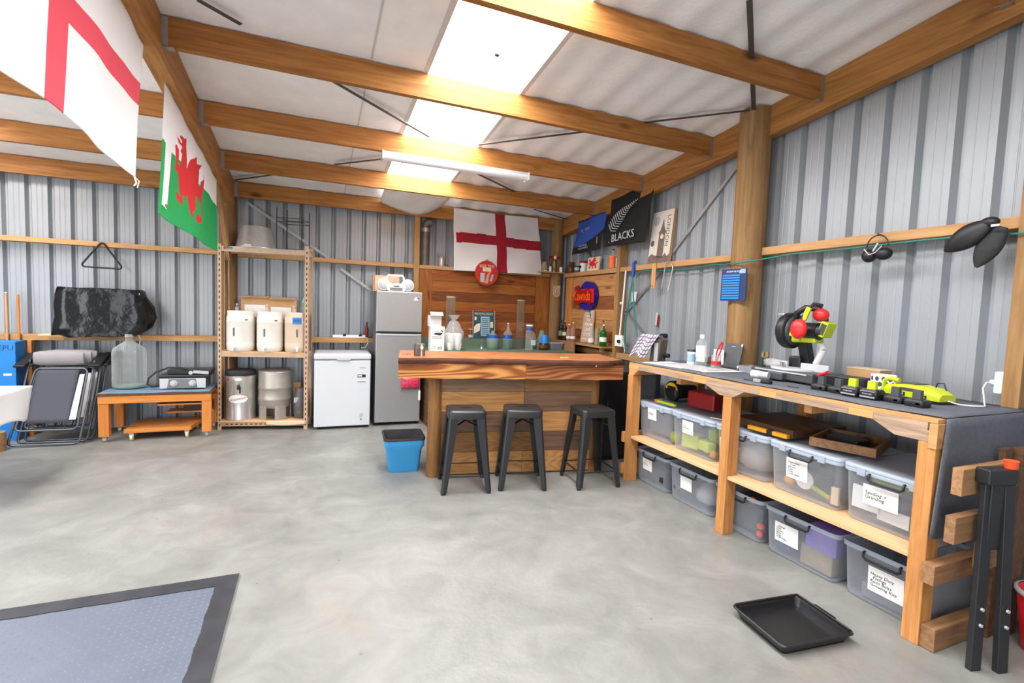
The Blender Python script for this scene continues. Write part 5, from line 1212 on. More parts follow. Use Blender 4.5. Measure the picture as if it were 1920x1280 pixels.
bottle('cream_candle', 'short cream candle jar on the corner shelf beside the pump', (3.305, 6.25, CZ), .024, .075, 'white_plastic', 'white_plastic', None, neck=.95, cat='candle', shoulder=.8)
bottle('brown_jug', 'fat brown glazed jug in the shelf corner', (3.42, 6.16, GZ), .058, .16, 'brown_jug', 'brown_jug', None, neck=.6, cat='jug')
# hanging things below the girt
t = thing('hose_gun', 'blue hose gun with looped green hose hanging from the girt', 'hose', (3.35, 4.60, 0))
b = B(); b.tube([(0, .0, 2.03), (0, 0, 1.98), (0, .0, 1.87)], .019, 10); b.tube([(0, .0, 2.02), (0, -.03, 2.045), (0, -.05, 2.02)], .012, 8); obj('gun', b, 'hose_blue', t)
b = B(); b.tube([(0, 0, 1.87), (0, -.01, 1.75), (.01, -.03, 1.55), (.02, -.08, 1.3), (.02, -.11, 1.2)], .008, 7); b.tube([(0, 0, 1.87), (-.01, .02, 1.7), (.0, .07, 1.5), (.01, .11, 1.35), (.02, .12, 1.2), (.01, .11, 1.1), (.01, .05, 1.05)], .008, 7); b.tube([(0.01, .04, 1.56), (.01, -.03, 1.60), (.01, -.05, 1.55), (.01, .0, 1.53), (.01, .05, 1.545)], .007, 7, True); obj('hose', b, 'teal_hose', t)
b = B(); b.tube([(3.36, 4.55, 1.86), (3.36, 4.50, 1.92), (3.375, 4.40, 1.935), (3.385, 4.1, 1.915), (3.385, 3.7, 1.91), (3.385, 3.45, 1.93), (3.33, 3.2, 1.905), (3.19, 3.1, 1.895), (3.17, 2.95, 1.895), (3.27, 2.82, 1.92), (3.33, 2.62, 1.945), (3.335, 2.2, 1.945), (3.335, 1.75, 1.95), (3.335, 1.5, 1.945), (3.30, 1.35, 1.93), (3.30, 1.15, 1.93)], .006, 7); tag(obj('green_hose', b, 'teal_hose'), 'green hose strung below the girt and around the round pole', 'hose')
t = thing('conduit_socket', 'white conduit running down the stud to a white socket', 'socket', (3.34, 4.78, 0))
b = B(); b.cyl((0, -.055, 1.945), (0, .0, 1.20), .010, 8); obj('conduit', b, 'white_plastic', t); b = B(); b.bx(-.014, .012, -.01, .012, 1.565, 1.59); obj('saddle', b, 'white_plastic', t)
b = B(); b.bx(-.02, .01, -.07, .07, 1.07, 1.20); sb = obj('socket_plate', b, 'white_plastic', t, .004); b = B(); b.cyl((-.02, -.03, 1.13), (-.045, -.03, 1.13), .02, 10); obj('plug', b, 'black_plastic', t)
b = B(); b.tube([(-.03, -.05, 1.17), (-.03, -.12, 1.12), (-.02, -.14, 1.03), (-.01, -.12, 1.0)], .005, 6); obj('cord', b, 'white_plastic', t)
b = B(); b.prism([(-.035, -.06), (.035, -.06), (.05, .06), (-.05, .06)], RIGHT(3.44, 4.68, 1.65), .002); tag(obj('paper_note', b, 'paper'), 'white paper note on the wall behind the hanging hose', 'note')
t = thing('wooden_spatula', 'wooden paddle hanging from the girt edge', 'paddle', (3.362, 4.25, 0)); b = B(); b.bx(-.008, .006, -.032, .032, 1.73, 2.0); obj('blade', b, 'handle_wood', t, .004); b = B(); b.cyl((-.009, 0, 1.755), (-.0085, 0, 1.755), .006, 8); obj('hole', b, 'slot_dark', t)
b = B(); b.tube([(3.35, 4.10, 1.73), (3.35, 4.055, 1.985), (3.35, 4.03, 2.0), (3.35, 3.96, 1.965), (3.35, 3.945, 1.93), (3.35, 4.0, 1.70)], .006, 7); tag(obj('wire_hook', b, 'steel_brushed'), 'bent steel wire frame hooked on the girt', 'hook')
t = thing('box_cutter', 'silver and red box cutter stuck on the steel wall', 'knife', (3.455, 4.28, 1.41)); b = B(); b.box((0, 0, 0), (.012, .03, .14), Matrix.Rotation(.06, 3, 'X')); obj('handle', b, 'light_grey', t, .003); b = B(); b.box((0, -.024, -.02), (.014, .02, .12), Matrix.Rotation(.06, 3, 'X')); obj('grip', b, 'red_deep', t, .003)
t = thing('wall_plug', 'small black hook on the steel wall above the knife block', 'hook', (3.45, 4.12, 1.24)); b = B(); b.cyl((.015, 0, 0), (-.05, 0, -.01), .022, 10, .03); obj('body', b, 'black_plastic', t)
# blue card of drill bits on the round pole
t = thing('bit_card', 'blue packaged card of drill bits hanging on the round pole', 'card', (3.175, 3.005, 1.72)); Mb = frame((0, 0, 0), (.12, -1, 0), (0, 0, 1)); b = B(); b.prism([(-.115, -.13), (.115, -.13), (.115, .13), (-.115, .13)], Mb, -.006); cd_ = obj('card', b, 'navy', t)
for k in range(10):
    b = B(); z = -.115+k*.0205; b.prism([(-.10, z), (.06, z), (.06, z+.014), (-.10, z+.014)], Mb @ Matrix.Translation((0, 0, .0005)), .005); obj('blister', b, 'tape_blue', cd_)
text('card_lettering', 'JIGSAW BLADES', .019, 'white_plastic', cd_, Mb @ Matrix.Translation((0, .108, .001))); b = B(); b.prism([(.05, .09), (.105, .09), (.105, .125), (.06, .125)], Mb @ Matrix.Translation((0, 0, .0008)), .001); obj('brand_patch', b, 'poster_pale', cd_)
# gear hung on the near girt
t = thing('ear_defenders', 'black ear defenders with wire band hanging from the girt', 'ear muffs', (3.30, 2.0, 1.90))
b = B(); b.ball((0, .045, -.02), .048, (.8, .9, .9)); obj('ear_cup', b, 'black_plastic', t); b = B(); b.ball((-.01, -.045, -.015), .05, (.8, 1.0, .8)); obj('ear_cup', b, 'black_plastic', t)
b = B(); b.tube([(.0, .065*math.cos(a*PI/10), .03+.075*math.sin(a*PI/10)) for a in range(11)], .004, 6); obj('headband', b, 'black_metal', t); b = B(); b.tube([(-.03, .06, .02), (-.045, .02, -.02), (-.05, -.02, -.01), (-.04, -.05, .03)], .004, 6); b.tube([(-.04, .0, .0), (-.03, -.02, .05)], .006, 6); obj('strap', b, 'light_grey', t)
b = B(); b.cyl((.05, .0, .105), (-.01, .0, .112), .005, 6); obj('nail', b, 'dark_grey', t)
t = thing('face_shield', 'black welding mask hanging from the girt by the bench end', 'mask', (3.27, 1.45, 1.88))
def lobe(name, a, c, wd, th, m):
    a, c = Vector(a), Vector(c); d = (c-a); L = d.length; d.normalize(); n = Vector((1, 0, 0)); sd = d.cross(n).normalized(); n = sd.cross(d)
    b = B(); R = []
    for k in range(11):
        f = k/10; wk = wd*(math.sin(PI*min(1, .12+f*.86))**.75); R.append([a+d*(L*f)+sd*(wk*math.cos(q*PI/7))+n*(th*(wk/wd)*math.sin(q*PI/7)) for q in range(14)])
    b.loft(R); return obj(name, b, m, t)
lobe('visor', (-.03, -.015, .105), (-.015, .17, -.015), .062, .03, 'black_plastic')
lobe('rear_flap', (.0, -.06, .09), (-.01, .025, -.115), .058, .028, 'black_rubber')
b = B(); b.ball((-.02, -.02, .115), .035, (.8, 1.2, .8)); obj('head_gear', b, 'black_plastic', t); b = B(); b.box((-.06, -.06, .09), (.004, .035, .012)); obj('clip', b, 'light_grey', t)

# ---------------------------------------------------------------- bar lining: signs and bottles on the right
t = thing('round_neon_sign', 'round blue sign with orange lettering and red band on the lining', 'sign', (3.36, 5.56, 1.67))
b = B(); b.cyl((.035, 0, 0), (-.03, 0, 0), .19, 32); ds = obj('disc', b, 'deep_blue', t, .006)
b = B(); b.prism([(-.19, -.09), (.185, -.09), (.192, .0), (.185, .09), (-.19, .09)], RIGHT(-.031, 0, 0), .006); obj('band', b, 'red_plastic', ds)
b = B(); b.prism([(-.27, -.13), (-.12, -.10), (0, -.08), (.10, -.10), (.13, -.13), (.14, .04), (.08, .07), (.04, .11), (.0, .07), (-.12, .07), (-.18, .14), (-.26, .12)], RIGHT(-.037, 0, 0), .02); lb_ = obj('letter_panel', b, 'red_deep', t)
tx = text('lettering', 'Kawuda', .19, 'orange_neon', lb_, RIGHT(-.0585, .07, -.005) @ Matrix.Scale(.72, 4, (1, 0, 0)))
b = B(); b.tube([(.0, -.05, -.19), (.015, -.07, -.3), (.02, -.05, -.42), (.03, -.06, -.55)], .005, 6); obj('cord', b, 'black_plastic', t)
t = thing('man_cave_sign', 'pale wooden MAN CAVE sign leaning on the lining below the blue sign', 'sign', (3.345, 5.545, 1.058))
Ms = frame((0, 0, 0), (0, -1, 0), (.08, -.13, 1)); b = B(); b.prism([(-.145, 0), (.145, 0), (.12, .43), (-.12, .43)], Ms, -.014); fc = obj('board', b, 'sign_wood', t)
for s, z, sz in (('WHAT', .395, .06), ('HAPPENS IN', .345, .032), ('THE', .295, .055), ('MAN', .235, .07), ('CAVE', .17, .07), ('STAYS', .105, .065), ('IN THE CAVE', .045, .038)):
    text('lettering', s, sz, 'white_plastic', fc, Ms @ Matrix.Translation((0, z, .001)))
b = B(); b.bx(3.20, 3.40, 4.95, 6.2, 1.03, 1.048); obj('bottle_shelf', b, 'girt_y', wall_right)
b = B(); b.bx(3.24, 3.28, 5.0, 5.05, .985, 1.03); b.bx(3.24, 3.28, 5.9, 5.95, .985, 1.03); obj('shelf_block', b, 'girt_y', wall_right)
SZ = 1.049
bottle('wine_bottle', 'dark green wine bottle nearest the corner post on the shelf', (3.30, 6.16, SZ), .036, .29, 'glass_dark', 'black_plastic', (.2, .45), 'glass_tint')
bottle('brown_beer_bottle', 'brown long-neck bottle beside the dark green wine bottle', (3.29, 6.03, SZ), .033, .28, 'glass_brown', 'amber', (.25, .42), 'cream')
bottle('gin_bottle', 'clear bottle with pink label and white cap beside the brown bottle', (3.29, 5.91, SZ), .036, .235, 'glass_pink', 'white_plastic', (.15, .3), 'paper')
bottle('vodka_bottle', 'clear bottle with a long neck beside the MAN CAVE sign', (3.29, 5.795, SZ), .038, .265, 'glass_pink', 'white_plastic', (.15, .28), 'paper', .22)
bottle('bourbon_bottle', 'clear square-labelled bottle on the stud side of the MAN CAVE sign', (3.30, 5.345, SZ), .037, .26, 'glass_clear', 'white_plastic', (.1, .3), 'paper')
block('copper_tin', 'tall copper coloured tin behind the square-labelled bottle', 'tin', (3.355, 5.28, SZ+.105), (.05, .07, .21), 'clay', 0, .004)
bottle('rose_bottle', 'rose wine bottle with dark cap beside the green gin bottle', (3.30, 5.08, SZ), .038, .31, 'glass_pink', 'ink', (.12, .42), 'paper')
bottle('green_gin_bottle', 'bright green bottle with white cap at the stud end of the shelf', (3.26, 5.005, SZ), .042, .265, 'glass_green', 'white_plastic', (.22, .42), 'paper', .3)
t = thing('bottle_opener', 'pale wooden bottle opener plaque on the corner post', 'bottle opener', (3.26, 6.278, 1.74)); b = B(); b.prism([(-.055, -.05), (-.025, -.085), (.025, -.085), (.055, -.05), (.055, .085), (-.055, .085)], BACK(0, 0, 0), .012); obj('plaque', b, 'sign_wood', t); b = B(); b.tube([(.022*math.cos(a*PI/6), -.02, .0+.03*math.sin(a*PI/6)) for a in range(12)], .006, 6, True); obj('opener', b, 'steel_brushed', t)

# ---------------------------------------------------------------- back counter
t = thing('back_counter', 'green lined back counter with a low upstand behind the bar', 'counter', (0, 0, 0))
b = B(); b.bx(1.265, 3.17, 5.55, 6.20, .90, .93); obj('worktop', b, 'green_counter', t)
b = B(); b.bx(1.265, 3.17, 6.20, 6.23, .90, 1.055); obj('upstand', b, 'green_counter', t)
b = B(); b.bx(3.171, 3.19, 5.55, 6.23, .88, 1.058); obj('end_board', b, 'pallet_wood', t)
b = B(); b.bx(1.30, 3.15, 5.60, 6.20, .0, .899); obj('cupboard', b, 'dark_board', t)
KZ = .931
t = thing('skillet_box', 'white product box with a skillet picture standing on the back counter', 'box', (1.345, 5.60, 0), .02)
t.location = (1.375, 5.63, KZ)
b = B(); b.bx(-.085, .085, 0, .10, 0, .29); bd = obj('carton', b, 'paper', t, .002)
Mk = BACK(0, -.0005, 0)
b = B(); b.prism([(-.05, .20), (.03, .185), (.055, .205), (.06, .215), (-.03, .215)], Mk, .0006); b.prism([(.035, .235), (.05, .235), (.06, .22), (.065, .24), (.045, .25)], Mk, .0006); obj('skillet_print', b, 'ink', bd)
b = B(); b.tube([(-.05+.04*math.cos(a*PI/8)+.03, -.001, .215+.02*math.sin(a*PI/8)) for a in range(9)], .0015, 4); obj('outline_print', b, 'ink_grey', bd)
text('product_lettering', 'Skillet Board with\nWooden Handles', .0175, 'ink', bd, Mk @ Matrix.Translation((-.07, .16, .0005)), 'LEFT')
text('brand_lettering', 'living\n& co', .026, 'poster_pale', bd, Mk @ Matrix.Translation((-.075, .045, .0005)), 'LEFT')
b = B(); b.prism([(.0, .02), (.06, .02), (.06, .055), (.0, .055)], Mk, .0004); obj('info_panel', b, 'light_grey', bd)
t = thing('open_white_box', 'open white box with a raised flap standing on the skillet box', 'box', (1.36, 5.67, KZ+.29))
b = B(); b.bx(-.085, .06, -.03, .07, .001, .13); obj('carton', b, 'paper', t, .002); b = B(); b.box((-.005, -.055, .15), (.15, .07, .003), Matrix.Rotation(.65, 3, 'X')); obj('flap', b, 'card_pale', t)
t = thing('cup_bag', 'plastic bag packed with white paper cups on the back counter', 'bag', (1.605, 5.76, KZ))
b = B(); rnd = random.Random(9); R = []
for k, (w, z) in enumerate(((.08, 0), (.095, .02), (.112, .12), (.125, .205), (.12, .235), (.085, .27), (.075, .31), (.05, .35), (.022, .37), (.045, .395), (.07, .43))):
    R.append([Vector((w*math.cos(2*PI*i/18)*(1+rnd.uniform(-.07, .07)), w*math.sin(2*PI*i/18)*(1+rnd.uniform(-.07, .07)), z)) for i in range(18)])
b.loft(R); obj('plastic_bag', b, 'wrap', t)
for x, y in ((-.05, -.04), (.05, -.04), (-.05, .05), (.05, .05)):
    b = B(); b.lathe([(.033, .005), (.045, .09), (.035, .10), (.048, .19), (.04, .20), (.03, .21)], (x, y, 0), 14); obj('cup_stack', b, 'wash_tub_white', t)
t = thing('glass_beaker_tall', 'tall speckled glass cylinder standing behind the cup bag', 'cylinder', (1.66, 6.13, KZ)); b = B(); b.lathe([(.06, 0), (.06, .66), (.056, .66), (.055, .01)], n=18); obj('glass', b, 'glass_smoke', t); b = B(); b.lathe([(.063, .64), (.065, .66), (.06, .665)], n=18, cap0=False, cap1=False); obj('lip', b, 'clay', t)
t = thing('glass_tube_tall', 'tall narrow smoky glass cylinder beside the jar with a white lid', 'cylinder', (2.645, 6.12, KZ)); b = B(); b.lathe([(.052, 0), (.052, .655), (.048, .655), (.047, .01)], n=18); obj('glass', b, 'glass_smoke', t); b = B(); b.lathe([(.055, .64), (.057, .655), (.05, .66)], n=18, cap0=False, cap1=False); obj('lip', b, 'clay', t)
t = thing('recipe_poster', 'teal and blue framed poster leaning behind the counter jars', 'poster', (2.15, 6.195, 1.056))
Mp = frame((0, 0, 0), (1, 0, 0), (0, .1, 1)); b = B(); b.prism([(-.145, 0), (.145, 0), (.15, .365), (-.15, .365)], Mp, -.008); pc = obj('board', b, 'poster_teal', t)
b = B(); b.prism([(-.045, .03), (.08, .03), (.08, .29), (-.045, .29)], Mp @ Matrix.Translation((0, 0, .0005)), .0006); obj('text_panel', b, 'poster_pale', pc)
b = B(); b.prism([(-.14, .06), (-.06, .1), (-.05, .2), (-.1, .19), (-.14, .15)], Mp @ Matrix.Translation((0, 0, .0005)), .0006); b.prism([(.09, .14), (.13, .14), (.13, .22), (.09, .22)], Mp @ Matrix.Translation((0, 0, .0005)), .0006); b.prism([(-.135, .24), (-.11, .24), (-.1, .28), (-.13, .29)], Mp @ Matrix.Translation((0, 0, .0005)), .0006); obj('picture_patch', b, 'cream', pc)
text('title_lettering', 'MOONLIGHT', .044, 'cream', pc, Mp @ Matrix.Translation((0, .325, .001)))
for k in range(9):
    b = B(); b.prism([(-.03, .05+k*.026), (.065, .05+k*.026), (.065, .058+k*.026), (-.03, .058+k*.026)], Mp @ Matrix.Translation((0, 0, .0014)), .0004); obj('print_line', b, 'poster_teal', pc)
b = B(); b.tube([(-.155, .0, .0), (-.155, .036, .37)], .004, 5); b.tube([(.155, .0, .0), (.155, .036, .37)], .004, 5); obj('frame_edge', b, 'light_grey', t)
def jar(name, label, loc, r, h, liquid, lvl, band, bm, cap, neck=.45, shoulder=.55):
    t = thing(name, label, 'bottle', loc)
    b = B(); b.lathe([(r*.95, 0), (r, .006), (r, h*shoulder), (r*.75, h*(shoulder+.12)), (r*neck, h*(shoulder+.22)), (r*neck*.8, h*.96)], n=18); obj('glass', b, 'glass_clear' if cap != 'x' else 'glass_tint', t)
    if liquid: b = B(); b.lathe([(r*.93, .004), (r*.97, .008), (r*.97, h*lvl)], n=18); obj('liquid', b, liquid, t)
    if band: b = B(); b.lathe([(r*1.01, h*band[0]), (r*1.01, h*band[1])], n=18, cap0=False, cap1=False); obj('blue_label', b, bm, t)
    if cap and cap != 'x': b = B(); b.lathe([(r*neck, h*.95), (r*neck, h), (r*neck*.8, h)], n=14); obj('cap', b, cap, t)
    return t
jar('spirit_jar', 'squat clear flagon of pale green liquid with a blue label', (2.20, 5.98, KZ), .082, .25, 'liquid_green', .45, (.58, .74), 'hose_blue', 'x', .3, .6)
jar('spirit_bottle', 'pointed clear bottle of teal liquid with a blue label', (2.41, 5.98, KZ), .064, .345, 'liquid_teal', .36, (.40, .54), 'hose_blue', 'steel_brushed', .3, .52)
t = jar('storage_jar', 'tall clear jar with a white lid and blue band', (2.66, 5.84, KZ), .050, .33, None, 0, (.78, .88), 'hose_blue', 'white_plastic', .95, .8)
jar('dark_mini_bottle', 'dark bottle with a white label behind the carafe', (2.81, 6.02, KZ), .036, .24, 'glass_dark', .5, (.2, .5), 'paper', 'ink', .35, .6)
jar('carafe', 'clear carafe behind the blue cup on the back counter', (2.90, 5.96, KZ), .06, .27, None, 0, None, None, 'x', .6, .55)
t = thing('jam_jar', 'dark brown jam jar below the blue cup', 'jar', (2.87, 5.83, KZ)); b = B(); b.lathe([(.06, 0), (.065, .008), (.065, .085), (.06, .09)], n=18); obj('jar', b, 'glass_brown', t); b = B(); b.lathe([(.0655, .03), (.0655, .07)], n=18, cap0=False, cap1=False); obj('label_band', b, 'brown_jug', t)
t = thing('blue_cup', 'bright blue plastic cup upturned on the dark jam jar', 'cup', (2.88, 5.83, KZ+.091)); b = B(); b.lathe([(.055, 0), (.042, .11), (.04, .112)], n=18); obj('cup', b, 'bright_blue', t)
t = thing('takeaway_tub', 'clear grey takeaway tub with a bluish lid on the back counter', 'tub', (3.06, 5.86, KZ)); b = B(); b.loft([rrect(0, 0, .085, .055, .02, 0), rrect(0, 0, .10, .065, .02, .09)], True, False); obj('tub', b, 'bin_plastic', t); b = B(); b.loft([rrect(0, 0, .104, .069, .02, .09), rrect(0, 0, .104, .069, .02, .10)]); obj('lid', b, 'bin_lid_plastic', t); b = B(); b.loft([rrect(0, 0, .078, .05, .02, .004), rrect(0, 0, .088, .058, .02, .07)]); obj('contents', b, 'dark_grey', t)
t = thing('glass_thermometer', 'thin glass hydrometer standing on the green counter', 'hydrometer', (1.985, 5.80, KZ)); b = B(); b.cyl((0, 0, 0), (0, 0, .13), .004, 6); obj('stem', b, 'glass_clear', t); b = B(); b.ball((0, 0, .022), .014, (1, 1, 1.2), 10, 6); obj('bulb', b, 'white_plastic', t); b = B(); b.ball((0, 0, .09), .006, (1, 1, 1), 8, 6); obj('bead', b, 'ink', t)
bottle('spice_jar', 'small brown and silver jar beside the teal poster', (1.965, 6.215, 1.056), .03, .12, 'brown_jug', 'cream', (.05, .35), 'paper_print', .8, cat='jar', shoulder=.7)
# tin sign on the lining
t = thing('round_tin_sign', 'round red BEER TIME tin sign hung below the wall flag', 'sign', (2.19, 6.285, 1.935))
b = B(); b.cyl((0, .010, 0), (0, -.004, 0), .165, 32); ts = obj('disc', b, 'tin_red', t)
text('lettering', 'BEER TIME', .055, 'cream', ts, BACK(0, -.005, .09) @ Matrix.Scale(.85, 4, (1, 0, 0)))
b = B(); b.prism([(-.06, .02), (.06, .02), (.06, .075), (-.06, .075)], BACK(0, -.005, 0), .001); obj('note_print', b, 'cream', ts)
b = B(); b.prism([(-.09, -.12), (-.03, -.13), (-.03, .0), (-.09, .0)], BACK(0, -.005, 0), .001); obj('glass_print', b, 'light_grey', ts)
b = B(); b.prism([(-.025, -.14), (.02, -.14), (.04, -.02), (.06, .02), (.04, .025), (.0, -.03)], BACK(0, -.005, 0), .001); obj('hand_print', b, 'card', ts)
b = B(); b.prism([(.04, -.11), (.075, -.11), (.10, -.02), (.075, -.01)], BACK(0, -.005, 0), .001); obj('bottle_print', b, 'poster_pale', ts)
b = B(); b.tube([(-.03, 0, .16), (0, .01, .185), (.03, 0, .16)], .003, 5); obj('hanger', b, 'strap_steel', t)
# flue pipe and oil can on the girt
t = thing('flue_pipe', 'short dark metal flue pipe with an elbow standing on the girt', 'pipe', (1.375, 6.435, 1.996))
b = B(); b.cyl((0, 0, 0), (0, 0, .47), .057, 18); obj('pipe', b, 'pipe_dark', t); b = B(); b.tube([(0, 0, .46), (.0, -.005, .53), (.03, -.02, .565), (.08, -.03, .55)], .055, 14); obj('elbow', b, 'pipe_dark', t); b = B(); b.lathe([(.061, .43), (.061, .48)], n=18, cap0=False, cap1=False); obj('collar', b, 'galv', t)
t = thing('oil_can', 'small old metal pump oil can on the girt beside the pipe', 'oil can', (1.60, 6.44, 1.996)); b = B(); b.lathe([(.05, 0), (.05, .10), (.03, .13), (.012, .15)], n=16); obj('body', b, 'keg_steel', t); b = B(); b.tube([(0, 0, .14), (-.04, 0, .16), (-.08, 0, .17)], .010, 8); b.tube([(.03, 0, .10), (.08, 0, .06), (.11, 0, .02)], .006, 6); obj('spout', b, 'keg_steel', t)
# on the bar top
BT = 1.0325
def on_bar(x, y, z=BT): c, s = math.cos(BA), math.sin(BA); return (.98+x*c-y*s, 4.04+x*s+y*c, z)
t = thing('metal_hip_tin', 'small dull metal tin with a white clasp on the bar top', 'tin', on_bar(-.14, .03), BA+.3)
b = B(); b.loft([rrect(0, 0, .042, .028, .014, 0), rrect(0, 0, .044, .03, .015, .01), rrect(0, 0, .044, .03, .015, .095), rrect(0, 0, .038, .025, .012, .105)]); obj('body', b, 'pipe_dark', t); b = B(); b.bx(.0, .014, -.034, -.028, .0, .10); obj('strap', b, 'light_grey', t); b = B(); b.ball((.008, -.036, .07), .014, (1, .6, 1.2), 10, 6); obj('clasp', b, 'white_plastic', t)
t = thing('red_tag', 'small red tag lying on the fridge-side end of the bar top', 'tag', on_bar(-.245, .08), BA)
b = B(); b.tube([(-.03, 0, .003), (-.015, .01, .012), (0, 0, .003), (.02, .008, .012), (.03, -.005, .003)], .004, 6); obj('loop', b, 'red_plastic', t)
t = thing('beer_mat', 'small cream card lying on the bar top towards the workbench', 'card', on_bar(1.16, .06), BA+.2); b = B(); b.bx(-.04, .04, -.012, .012, 0, .006); obj('card', b, 'cream', t); b = B(); b.bx(-.035, .0, -.008, .008, .006, .009); obj('print', b, 'lime_dark', t)
b = B(); b.prism([(0, 0), (.012, .004), (.004, .012)], BACK(*on_bar(1.36, -.20, .985)), .002); tag(obj('white_chip', b, 'paper'), 'tiny white paper chip on the bark edge of the bar', 'paper')

# ---------------------------------------------------------------- left side: table, carboy, burner, dolly, chairs
t = thing('low_trolley_table', 'low orange-stained timber trolley table on castors beside the rack', 'table', (-1.445, 5.86, 0), math.radians(.5))
TW = .475
b = B(); b.bx(-TW-.01, TW+.005, -.02, .52, .462, .485); obj('table_top', b, 'dark_board', t, .003)
b = B(); b.grid(lambda u, v: (-TW+.0+.94*u, -.015+.5*v, .4875+.002*math.sin(u*12+v*4)), 12, 8); o = obj('top_cloth', b, 'dusty_blue', t); o.modifiers.new('t', 'SOLIDIFY').thickness = .002
b = B(); b.bx(-TW, TW, -.012, .03, .385, .461); obj('apron', b, 'orange_wood', t, .003)
b = B(); b.bx(-TW, TW, .46, .50, .385, .461); obj('apron', b, 'orange_wood', t, .003)
for x in (-TW+.0, TW-.085):
    for y in (-.006, .42):
        b = B(); b.bx(x, x+.085, y, y+.07, .055, .386); lg = obj('leg', b, 'orange_wood_z', t, .004)
        b = B(); b.cyl((x+.03, y+.035, .022), (x+.055, y+.035, .022), .022, 12); b.bx(x+.025, x+.06, y+.02, y+.05, .03, .056); obj('castor', b, 'caster_grey', lg)
b = B(); b.bx(.0, TW-.09, .02, .38, .345, .36); obj('under_board', b, 'orange_wood', t)
block('tool_case', 'dark case stored beneath the low trolley table by the rack', 'case', (-1.14, 6.20, .28), (.26, .14, .09), 'black_plastic', 0, .004)
# second carcass shelf under the table for the case
b = B(); b.bx(-1.42, -.99, 6.12, 6.30, .215, .233); obj('under_shelf', b, 'orange_wood', t).matrix_parent_inverse = t.matrix_world.inverted() if False else Matrix.Translation((1.445, -5.86, 0))
t = thing('furniture_dolly', 'plywood furniture dolly on white castors under the low table', 'dolly', (-1.43, 6.10, 0), math.radians(1))
b = B(); b.prism([(-.30, -.22), (.27, -.22), (.33, .26), (-.29, .26)], Matrix.Translation((0, 0, .075)), .04); obj('deck', b, 'orange_wood', t, .003)
for x, y in ((-.235, -.21), (.235, -.21), (-.22, .2), (.26, .2)):
    b = B(); b.cyl((x-.011, y, .03), (x+.011, y, .03), .03, 14); w_ = obj('castor', b, 'caster_green', t); b = B(); b.bx(x-.02, x+.02, y-.015, y+.02, .045, .074); obj('fork', b, 'galv', w_)
# glass carboy
t = thing('glass_carboy', 'large clear glass carboy standing on the low trolley table', 'carboy', (-1.755, 6.18, .491))
b = B(); r = .148; b.lathe([(.11, 0), (r*.97, .012), (r, .04), (r, .12), (r*.985, .13), (r, .14), (r, .22), (r*.985, .23), (r, .24), (r, .31), (r*.985, .32), (r, .33), (r, .37), (r*.9, .415), (r*.55, .455), (.034, .485), (.03, .52), (.036, .53), (.036, .545), (.028, .55)], n=32); obj('glass', b, 'glass_clear', t)
b = B(); b.lathe([(.10, .004), (.135, .016), (.13, .03)], n=28); obj('base_glass', b, 'glass_tint', t); b = B(); b.lathe([(.038, .53), (.038, .556), (.03, .56)], n=18); obj('stopper', b, 'wrap', t)
# gas burner
t = thing('gas_burner', 'black two-burner gas cooker with steel front on the low table', 'cooker', (-1.245, 5.995, .491))
b = B(); b.bx(-.205, .205, 0, .28, .01, .12); bd = obj('body', b, 'dark_grey', t, .004); b = B(); b.bx(-.205, .205, -.006, 0, .01, .115); fp = obj('front_panel', b, 'steel_brushed', t)
b = B(); b.prism([(-.14, .012), (.13, .012), (.115, .11), (-.125, .11)], BACK(0, -.0065, 0), .002); obj('control_plate', b, 'mid_grey', fp)
for x in (-.08, .085):
    b = B(); b.lathe([(.034, 0), (.034, .006), (.03, .008)], (x, -.0085, .062), 18, R=Matrix.Rotation(PI/2, 3, 'X')); k_ = obj('knob_bezel', b, 'light_grey', fp); b = B(); b.cyl((x, -.012, .062), (x, -.03, .062), .018, 12); b.box((x, -.03, .062), (.008, .01, .04), Matrix.Rotation(.5, 3, 'Y')); obj('knob', b, 'steel_brushed', k_)
b = B(); b.bx(-.215, .235, -.01, .28, .122, .15); b.bx(-.15, .25, .05, .26, .15, .20); obj('lid', b, 'black_metal', t, .008)
b = B(); b.tube([(-.205, .03, .035), (-.27, .0, .03), (-.31, -.01, .06), (-.30, .0, .12), (-.24, .02, .18), (-.13, .03, .225), (-.02, .03, .222), (.06, .02, .195), (.10, .02, .185)], .009, 8); obj('gas_hose', b, 'black_rubber', t)
b = B(); b.cyl((.07, .0, .172), (.07, -.01, .172), .02, 12); b.box((.16, .01, .175), (.14, .03, .028), Matrix.Rotation(.08, 3, 'Y')); obj('regulator', b, 'light_grey', t)
# black plastic cover over a boxy machine on the lower girt
t = thing('covered_machine', 'boxy machine wrapped in shiny black plastic on the wall shelf', 'cover', (-2.0, 6.265, 1.026))
b = B(); rnd = random.Random(12); R = []
pr = [(.33, .0, -.02), (.375, .03, -.03), (.39, .12, 0), (.40, .22, .02), (.385, .33, .01), (.365, .44, 0), (.355, .495, 0), (.34, .51, 0)]
for w_, z, sh in pr:
    ring = []
    for i in range(40):
        a = 2*PI*i/40; cx_, sy_ = math.cos(a), math.sin(a); k = 1/max(abs(cx_), abs(sy_)); k = 1+(k-1)*.8
        bulge = .055*math.exp(-((a if a < PI else a-2*PI)**2)/.15)*math.sin(PI*min(1, z/.5))
        ring.append(Vector((w_*cx_*k*(1+rnd.uniform(-.02, .02))+sh+bulge, .105*sy_*k*(1+rnd.uniform(-.08, .08)), z-.025+rnd.uniform(-.006, .006)+(.04*(1+cx_)*.5 if z < .05 else 0)+(.035 if (z < .02 and cx_ < -.7) else 0))))
    R.append(ring)
b.loft(R); obj('plastic_sheet', b, 'bag_black', t)
